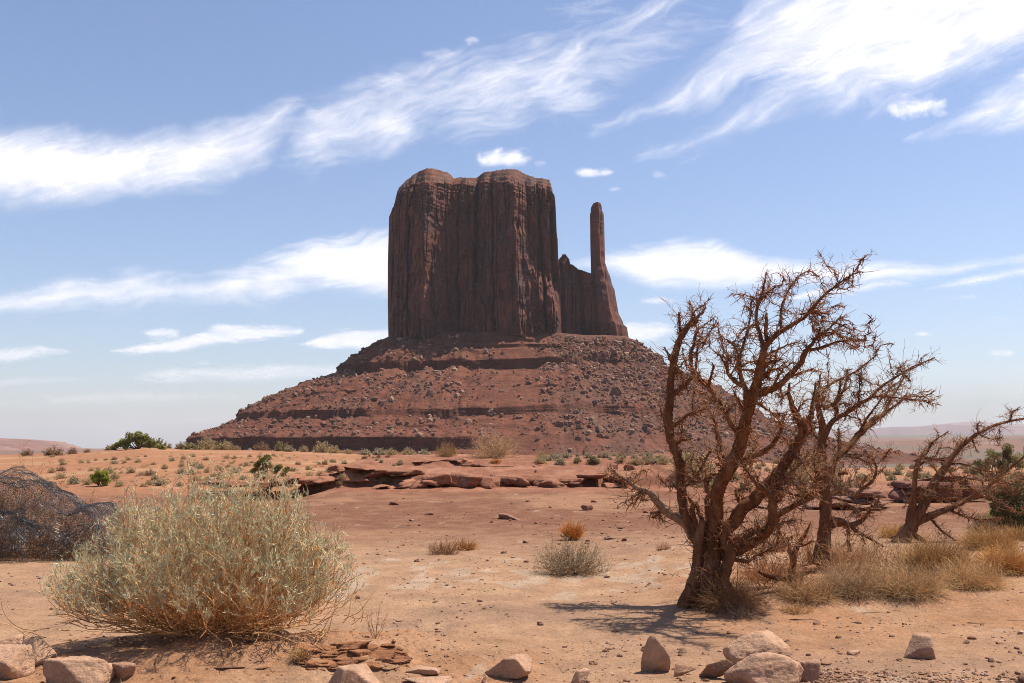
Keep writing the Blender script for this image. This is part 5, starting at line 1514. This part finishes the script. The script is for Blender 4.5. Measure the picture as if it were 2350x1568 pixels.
rock("rock", "single rounded rock with a shaded front standing alone on the sand at the right", 2085, 1514, 78, 50, 421, .8, col=(.68, .41, .27), planes=9, sharp=.05, rough=.04)
rock("rock", "smooth whitish pebble alone near the right edge", 2333, 1411, 18, 12, 422, .8, col=(.60, .54, .47), sharp=.15, rough=.01, k=4)
rock("rock", "reddish stone in the bottom right corner", 2328, 1570, 66, 30, 423, .8, col=(.40, .22, .15))
rock("flat_rock", "thin pale chip lying between the stacked rocks and the single rounded rock", 1942, 1504, 36, 8, 424, .7, flat=.4, k=4)
rock("rock", "small stone on the sand left of the stacked rocks, above the pointed rock", 1556, 1500, 20, 11, 425, k=4, col=(.47, .28, .19))
rock("flat_rock", "flat red slab with a pale streak alone on the middle slope", 1168, 1194, 54, 11, 426, 2.2, col=(.46, .225, .15), mat=REDROCK, planes=8, sharp=.03, flat=.5)
rock("rock", "pale stone half hidden behind the trunk of the largest dead tree", 1770, 1268, 60, 30, 427, .8, col=(.46, .26, .17))
for i, (u, v, w_, h_, lb) in enumerate([(1345, 1172, 30, 12, 0), (1128, 1200, 10, 5, 0), (960, 1290, 14, 7, 0), (828, 1375, 12, 7, 0), (1418, 1168, 12, 6, 0), (2190, 1478, 16, 7, 0), (1905, 1466, 14, 6, 0), (1790, 1474, 14, 6, 0), (1470, 1492, 14, 8, 0), (1395, 1436, 10, 6, 0), (2245, 1520, 18, 8, 0), (1238, 1436, 16, 8, 0)]):
    rock("rock", "small loose stone lying by itself on the open sand", u, v, w_, h_, 440 + i, k=3, col=(.42, .23, .15), group="small loose stones on the open sand")
# flat red chips below the outcrop
rs = np.random.RandomState(31)
chips = [mesh("flat_stone", *rockgeo(500 + i, (1, .8, .24), 3, 8, .04, .04, .3), REDROCK, False, np.array([(.42, .20, .13), (.47, .26, .18), (.36, .16, .105), (.50, .33, .24)][i % 4])) for i in range(8)]
for i in range(84):
    u, v = rs.normal(1440, 75), rs.uniform(1150, 1268)
    if i > 62:
        u, v = rs.uniform(900, 1300), rs.uniform(1150, 1275)
    p = ground_at(u, v)
    s = rs.lognormal(2.35, .42) * p[1] / FP
    o = put("flat_stone", chips[i % 8], None, p - [0, 0, .006], rs.uniform(0, 6.28), (s, s * rs.uniform(.6, 1), s * rs.uniform(.7, 1.4)))
    tag(o, "thin flat red stone among the chips below the outcrop" if i <= 62 else "thin flat red stone lying apart on the middle slope", "stone", "flat red chips below the outcrop" if i <= 62 else "flat red stones lying apart on the middle slope")

# ledges of the sandstone outcrop
def ledge(label, lumps, y, seed, col=RD, deep=1.0, over=.5, name="rock_ledge", flatten=False, rough=.09):
    """lumps (u, v of the underside, width, height): a broken bed of sandstone standing out of the slope"""
    rs = np.random.RandomState(seed)
    parts = []
    for i, (u, v, w_, h_) in enumerate(lumps):
        yy = y + rs.uniform(-.25, .25)
        m = yy / FP
        p = at(u, v, yy) if y < 12 or True else 0
        if flatten:
            p = ground_at(u, v)
            m = p[1] / FP
            p[2] -= .01
        dp = w_ * m * deep if flatten else max(w_ * m * deep, 1.5)
        V, F = rockgeo(seed * 31 + i, (w_ * m * 1.2, dp, h_ * m * 1.08), 4, 9, .045, rough, .3, rs.uniform(-.35, .35), (rs.uniform(.03, .14), rs.uniform(-.08, .08)), .1)
        V[:, 2] += .035 * pn(V[:, 2] * 14, V[:, 0] * 1.5, i) * (V[:, 2] > .02)
        V[:, 1] += .05 * pn(V[:, 2] * 16, V[:, 0] * 2.0, i + 5)
        V = V + p + [0, dp * .42, 0]
        parts.append((V, F, np.array(col) * rs.uniform(.85, 1.15)))
    V, F, c = join(parts)
    c = c * (1 + .22 * pn(V[:, 2] * 13, V[:, 0] * .7, seed))[:, None]
    o = centred(name, V, F, REDROCK, True, c)
    return tag(o, label, "rock ledge")
ledge("main broken ledge of rounded red blocks with dark undercuts across the outcrop's front",
      [(1030, 1118, 76, 30), (1066, 1122, 70, 32), (1098, 1126, 60, 28), (1132, 1123, 70, 27), (1168, 1119, 76, 25), (1205, 1123, 70, 24), (1238, 1124, 66, 26), (1272, 1126, 66, 24), (1304, 1121, 66, 22), (1000, 1112, 60, 24)], 36.2, 61)
ledge("low knobbly ledge on the left front of the outcrop", [(872, 1126, 40, 12), (900, 1130, 44, 16), (936, 1124, 40, 22), (960, 1128, 34, 22), (990, 1118, 44, 18), (920, 1128, 40, 14)], 35.8, 62)
ledge("flaky layered ledge on the right front of the outcrop, left of the largest dead tree", [(1335, 1112, 50, 14), (1375, 1117, 52, 12), (1410, 1125, 44, 14), (1446, 1132, 48, 13), (1482, 1133, 46, 14), (1520, 1140, 60, 20), (1360, 1100, 60, 10), (1420, 1105, 60, 9), (1580, 1142, 60, 17)], 36.0, 63)
ledge("overhanging wedge of red rock with a dark underside, at the outcrop's left end", [(770, 1112, 70, 26), (800, 1106, 80, 26), (845, 1098, 90, 22), (890, 1096, 80, 18), (930, 1094, 66, 15), (775, 1083, 60, 16), (815, 1080, 70, 13)], 36.3, 64, deep=.9)
ledge("broken row of thin slabs capping the upper left of the outcrop", [(870, 1076, 44, 10), (905, 1072, 50, 10), (955, 1068, 50, 9), (1010, 1064, 60, 8), (1042, 1060, 50, 7), (1070, 1064, 40, 7)], 40.5, 65)
ledge("thin dark slabs near the outcrop top below the big tangled shrub", [(1080, 1071, 60, 6), (1140, 1075, 70, 6), (1190, 1076, 50, 5), (1245, 1074, 40, 7), (1100, 1090, 60, 6), (1180, 1092, 60, 6)], 39.5, 66)
ledge("low shelf of thin red slabs stretching left from the outcrop", [(500, 1116, 60, 12), (545, 1119, 60, 14), (590, 1120, 56, 13), (632, 1117, 50, 17), (668, 1113, 50, 16), (706, 1114, 46, 18), (738, 1110, 40, 16), (470, 1112, 44, 9)], 35.4, 67)
ledge("dark hollow ledge behind the right end of the black netting", [(250, 1168, 60, 16), (285, 1178, 50, 18), (320, 1172, 60, 14), (262, 1160, 60, 10)], 29.5, 68)
ledge("pale topped rock step behind the stems of the largest dead tree", [(1560, 1100, 80, 9), (1640, 1096, 90, 9), (1720, 1100, 90, 10), (1800, 1098, 80, 10), (1880, 1102, 80, 10), (1500, 1086, 60, 7), (1420, 1078, 46, 6)], 39.0, 69, col=(.43, .21, .14))
ledge("layered red slabs on the ground behind the straight dead trunk", [(1850, 1180, 90, 14), (1920, 1170, 100, 16), (1990, 1160, 90, 16), (2040, 1168, 70, 14), (1960, 1190, 110, 14), (2010, 1145, 60, 20), (1790, 1172, 80, 12)], 27.0, 70, col=(.42, .215, .15))
ledge("dark red broken boulders behind the leaning dead juniper", [(2100, 1150, 84, 36), (2140, 1156, 90, 44), (2185, 1150, 90, 40), (2230, 1148, 84, 38), (2120, 1122, 90, 16), (2200, 1112, 90, 20), (2120, 1140, 70, 22)], 30.0, 71, col=(.30, .135, .10), name="boulder_outcrop")
for i, (u, v, w_, h_, lb) in enumerate([(1404, 1078, 26, 11, "small dark stone on the right of the outcrop top"), (1443, 1080, 30, 12, "rounded stone on the outcrop top beside the small dark one"), (1230, 1085, 10, 6, "tiny stone in the middle of the outcrop top")]):
    rock("rock", lb, u, v, w_, h_, 480 + i, k=4, col=RD, mat=REDROCK)

# clods of the red earth bank
ledge("crumbling red earth bank with layered crust at the right foot of the big bush",
      [(760, 1508, 90, 16), (800, 1498, 90, 18), (850, 1496, 70, 14), (790, 1522, 100, 13), (860, 1514, 80, 12), (905, 1524, 60, 10), (740, 1530, 80, 9), (835, 1535, 100, 8), (700, 1520, 60, 10), (890, 1538, 80, 8)] + [(u, v, 44, 11) for u, v in zip(np.random.RandomState(3).uniform(690, 925, 34), np.random.RandomState(4).uniform(1490, 1540, 34))], 8.15, 73, col=(.52, .235, .115), deep=.7, flatten=True, rough=.26, name="earth_bank")
for i, (u, v, w_) in enumerate([(1935, 1412, 60), (2003, 1408, 70), (1850, 1424, 60), (2270, 1432, 80), (2332, 1426, 70), (2075, 1404, 60)]):
    o = ledge("low curling crust edge on the orange sand right of the largest dead tree", [(u, v, w_, 4)], 10.2, 75 + i, col=(.50, .27, .15), deep=.3, flatten=True, name="earth_crust")
    o['group'] = "crust edges on the orange sand"
for i, (u, v, w_, h_) in enumerate([(420, 1528, 110, 9), (500, 1538, 110, 10), (580, 1536, 100, 10), (640, 1544, 90, 8), (350, 1532, 90, 8)]):
    o = ledge("thin cracked crust plate in the shade under the big bush", [(u, v, w_, h_ * .6)], 8.0, 85 + i, col=(.46, .24, .13), deep=.5, flatten=True, name="earth_crust")
    o['group'] = "crust plates under the big bush"

# loose pebbles
rs = np.random.RandomState(33)
D1, F1 = ico(1)
n = 24000
py = 6.6 + 26 * rs.rand(n) ** 1.9
px = (rs.rand(n) * 1.24 - .62) * py
s = np.clip(rs.lognormal(-4.95, .55, n), .003, .04) * (1 + py * .022)
a, b = fbm(px * .7, py * .7, 4.0, o=3), rs.rand(n)
k = b < .35 + 1.1 * a
gx_ = 190
ex_y = 7.35 + .5 * rs.rand(1000) ** 1.5
ex_x = (np.where(rs.rand(1000) < .4, rs.uniform(1820, 1960, 1000), rs.uniform(1850, 2420, 1000)) - CU) / FP * ex_y
px, py, s = np.concatenate([px[k], ex_x]), np.concatenate([py[k], ex_y]), np.concatenate([s[k], np.clip(rs.lognormal(-4.5, .5, 1000), .004, .03)])
n = len(px)
pos = np.stack([px, py, H(px, py)], 1)
W = D1[None] * (1 + .35 * rs.uniform(-1, 1, (n, 42 if len(D1) == 42 else len(D1), 1))) * s[:, None, None] * rs.uniform(.6, 1.3, (n, 1, 3)) * np.array([1, 1, .6])
V = pos[:, None] + W + np.array([0, 0, .15]) * s[:, None, None]
cols = np.array([[.44, .24, .15], [.37, .19, .12], [.58, .40, .29], [.52, .32, .21], [.33, .17, .11]])[rs.choice(5, n, p=[.3, .27, .16, .17, .10])] * rs.uniform(.8, 1.2, (n, 1))
F = (F1[None] + (np.arange(n) * len(D1))[:, None, None]).reshape(-1, 3)
o = obj("pebbles", V.reshape(-1, 3), F, RUB, None, False, np.repeat(cols, len(D1), 0))
o['kind'] = 'stuff'
o['label'] = 'loose pebbles and gravel strewn over the near sand'
o['category'] = 'pebbles'
# straw and twig litter
n = 1500
py = 6.9 + 9 * rs.rand(n) ** 1.5
px = (rs.rand(n) * 1.2 - .6) * py
B = np.stack([px, py, H(px, py) + .004], 1)
P, R_ = strands(rs, B, np.concatenate([rs.normal(size=(n, 2)), np.full((n, 1), .02)], 1), rs.uniform(.02, .12, n), 4, .0016, .001, .6)
P[..., 2] = np.maximum(P[..., 2], B[:, None, 2])
V, F = tubes(P, R_, 3)
o = obj("litter", V, F, STEM, None, True, np.repeat(np.array([.42, .29, .18]) * rs.uniform(.5, 1.2, (n, 1)), 12, 0))
o['kind'] = 'stuff'
o['label'] = 'scraps of straw and twig lying on the near sand'
o['category'] = 'litter'

# ------------------------------------------------------------------ black netting thrown over dead brush
NET = NT("black_plastic")
NET.p.inputs["Base Color"].default_value = (.03, .032, .036, 1)
NET.p.inputs["Roughness"].default_value = .27
NET.p.inputs["Specular IOR Level"].default_value = .6
NET = NET.m
yN = 15.6
mN = yN / FP
np_ = at(60, 1265, yN)
np_[2] = float(H(np_[0], np_[1]))
nett = thing("plastic_netting", np_, "heap of torn black plastic netting draped over dead brush at the left edge", "netting")
def net_sheet(us, tops, y0, depth, a0, a1, seed, cell=.038, wr=.16, lean=0.0):
    """an arched drape: along the picture's u, over from the front foot (a 0) to the back (a 1)"""
    x0, x1 = (us[0] - CU) * mN, (us[-1] - CU) * mN
    nx = int((x1 - x0) / cell * 1.25)
    na = int((a1 - a0) * 2.6 / cell)
    x = np.linspace(x0, x1, nx)
    a = np.linspace(a0, a1, na)
    hx_ = np.interp(x / mN + CU, us, tops)
    Xg, Ag = np.meshgrid(x, a, indexing='ij')
    Hh = np.broadcast_to(hx_[:, None], Xg.shape)
    Yg = y0 + depth * (1 - np.cos(np.pi * Ag)) / 2 * np.clip(Hh / .7, .35, 1.2) + lean * Ag
    Zg = Hh * np.sin(np.pi * np.clip(Ag, 0, 1)) ** .6
    sx = Xg * 1.8 + seed
    Xg = Xg + wr * 1.4 * fbm(sx, Ag * 4, seed, o=3)
    Yg = Yg + wr * 2.0 * fbm(sx, Ag * 4, seed + 4, o=4)
    Zg = Zg * (1 + wr * 1.0 * fbm(sx * 1.2, Ag * 3, seed + 8, o=4))
    Zg = np.maximum(Zg, .01) + H(Xg, Yg)
    G = np.stack([Xg, Yg, Zg], -1)
    r = .0021
    V1, F1_ = tubes(G, np.full(G.shape[:2], r), 3)
    G2 = G.transpose(1, 0, 2)
    V2, F2_ = tubes(G2, np.full(G2.shape[:2], r), 3)
    V, F, c = join([(V1, F1_, None), (V2, F2_, None)])
    return V, F
US = [-170, -60, 0, 30, 60, 100, 130, 150, 170, 190, 215, 235, 250, 265, 278]
TP = [1.2, 1.36, 1.34, 1.30, 1.22, 1.08, .92, .80, .74, .80, .84, .72, .52, .25, .05]
V, F = net_sheet(US, TP, yN - .25, 1.5, .0, .95, 1.0)
obj("net_sheet", V, F, NET, nett, True)
V, F = net_sheet(US[:-2], [t * .93 for t in TP[:-2]], yN - .15, 1.3, .02, .9, 5.0, .04, .2)
obj("net_sheet", V, F, NET, nett, True)
V, F = net_sheet([-170, -40, 20, 60, 100, 122], [.75, .80, .74, .66, .55, .40], yN - .55, 1.0, .0, .62, 9.0, .038, .12)
obj("net_fold", V, F, NET, nett, True)
V, F = net_sheet(US[:-1], [t * .6 for t in TP[:-1]], yN - .35, 1.1, .0, .45, 13.0, .04, .25)
obj("net_fold", V, F, NET, nett, True)
wood, _ = shrub_geo(601, 1.15, .72, 1.16, stems=230, twigs=12, leaf=0, stem_r=.005, stem_col=(.25, .15, .09), foot=.5, low=.02, curl=1.3, tw_len=.35)
o = put("dead_brush", mesh("dead_brush", wood[0], wood[1], STEM, True, wood[2]), None, (np_[0] - .55, yN + .45, np_[2]))
tag(o, "dense dead brown brush under the tall left part of the black netting", "brush", None)
wood, _ = shrub_geo(602, .74, .55, .66, stems=170, twigs=11, leaf=0, stem_r=.0045, stem_col=(.26, .14, .07), foot=.5, low=.02, curl=1.3, tw_len=.4)
o = put("dead_brush", mesh("dead_brush", wood[0], wood[1], STEM, True, wood[2]), None, (np_[0] + .78, yN + .35, np_[2]))
tag(o, "lower rust brown brush under the right part of the black netting", "brush", None)
for i, (u, hu, lb) in enumerate([(40, 250, "thin dead seed stalk sticking up out of the left of the netting"), (80, 235, "taller dead stalk with dry leaf scraps above the netting"), (130, 190, "branching dry stalk above the middle of the netting"), (205, 150, "wispy dry sprig rising behind the right of the netting")]):
    wood, lf = shrub_geo(610 + i, .26, .2, hu * mN, stems=7, twigs=8, leaf=5, leaf_size=.012, stem_r=.0035, stem_col=(.32, .22, .14), leaf_col=(.27, .20, .12), foot=.1, low=.9, curl=.9, tw_len=.13, aspect=.5)
    x = (u - CU) * mN * 1.03
    t = thing("dry_weed", (x, yN + .7, float(H(x, yN + .7))), lb, "weed", None)
    put("stems", mesh("stems", wood[0], wood[1], STEM, True, wood[2]), t)
    put("leaves", mesh("leaves", lf[0], lf[1], LEAF, False, lf[2]), t)
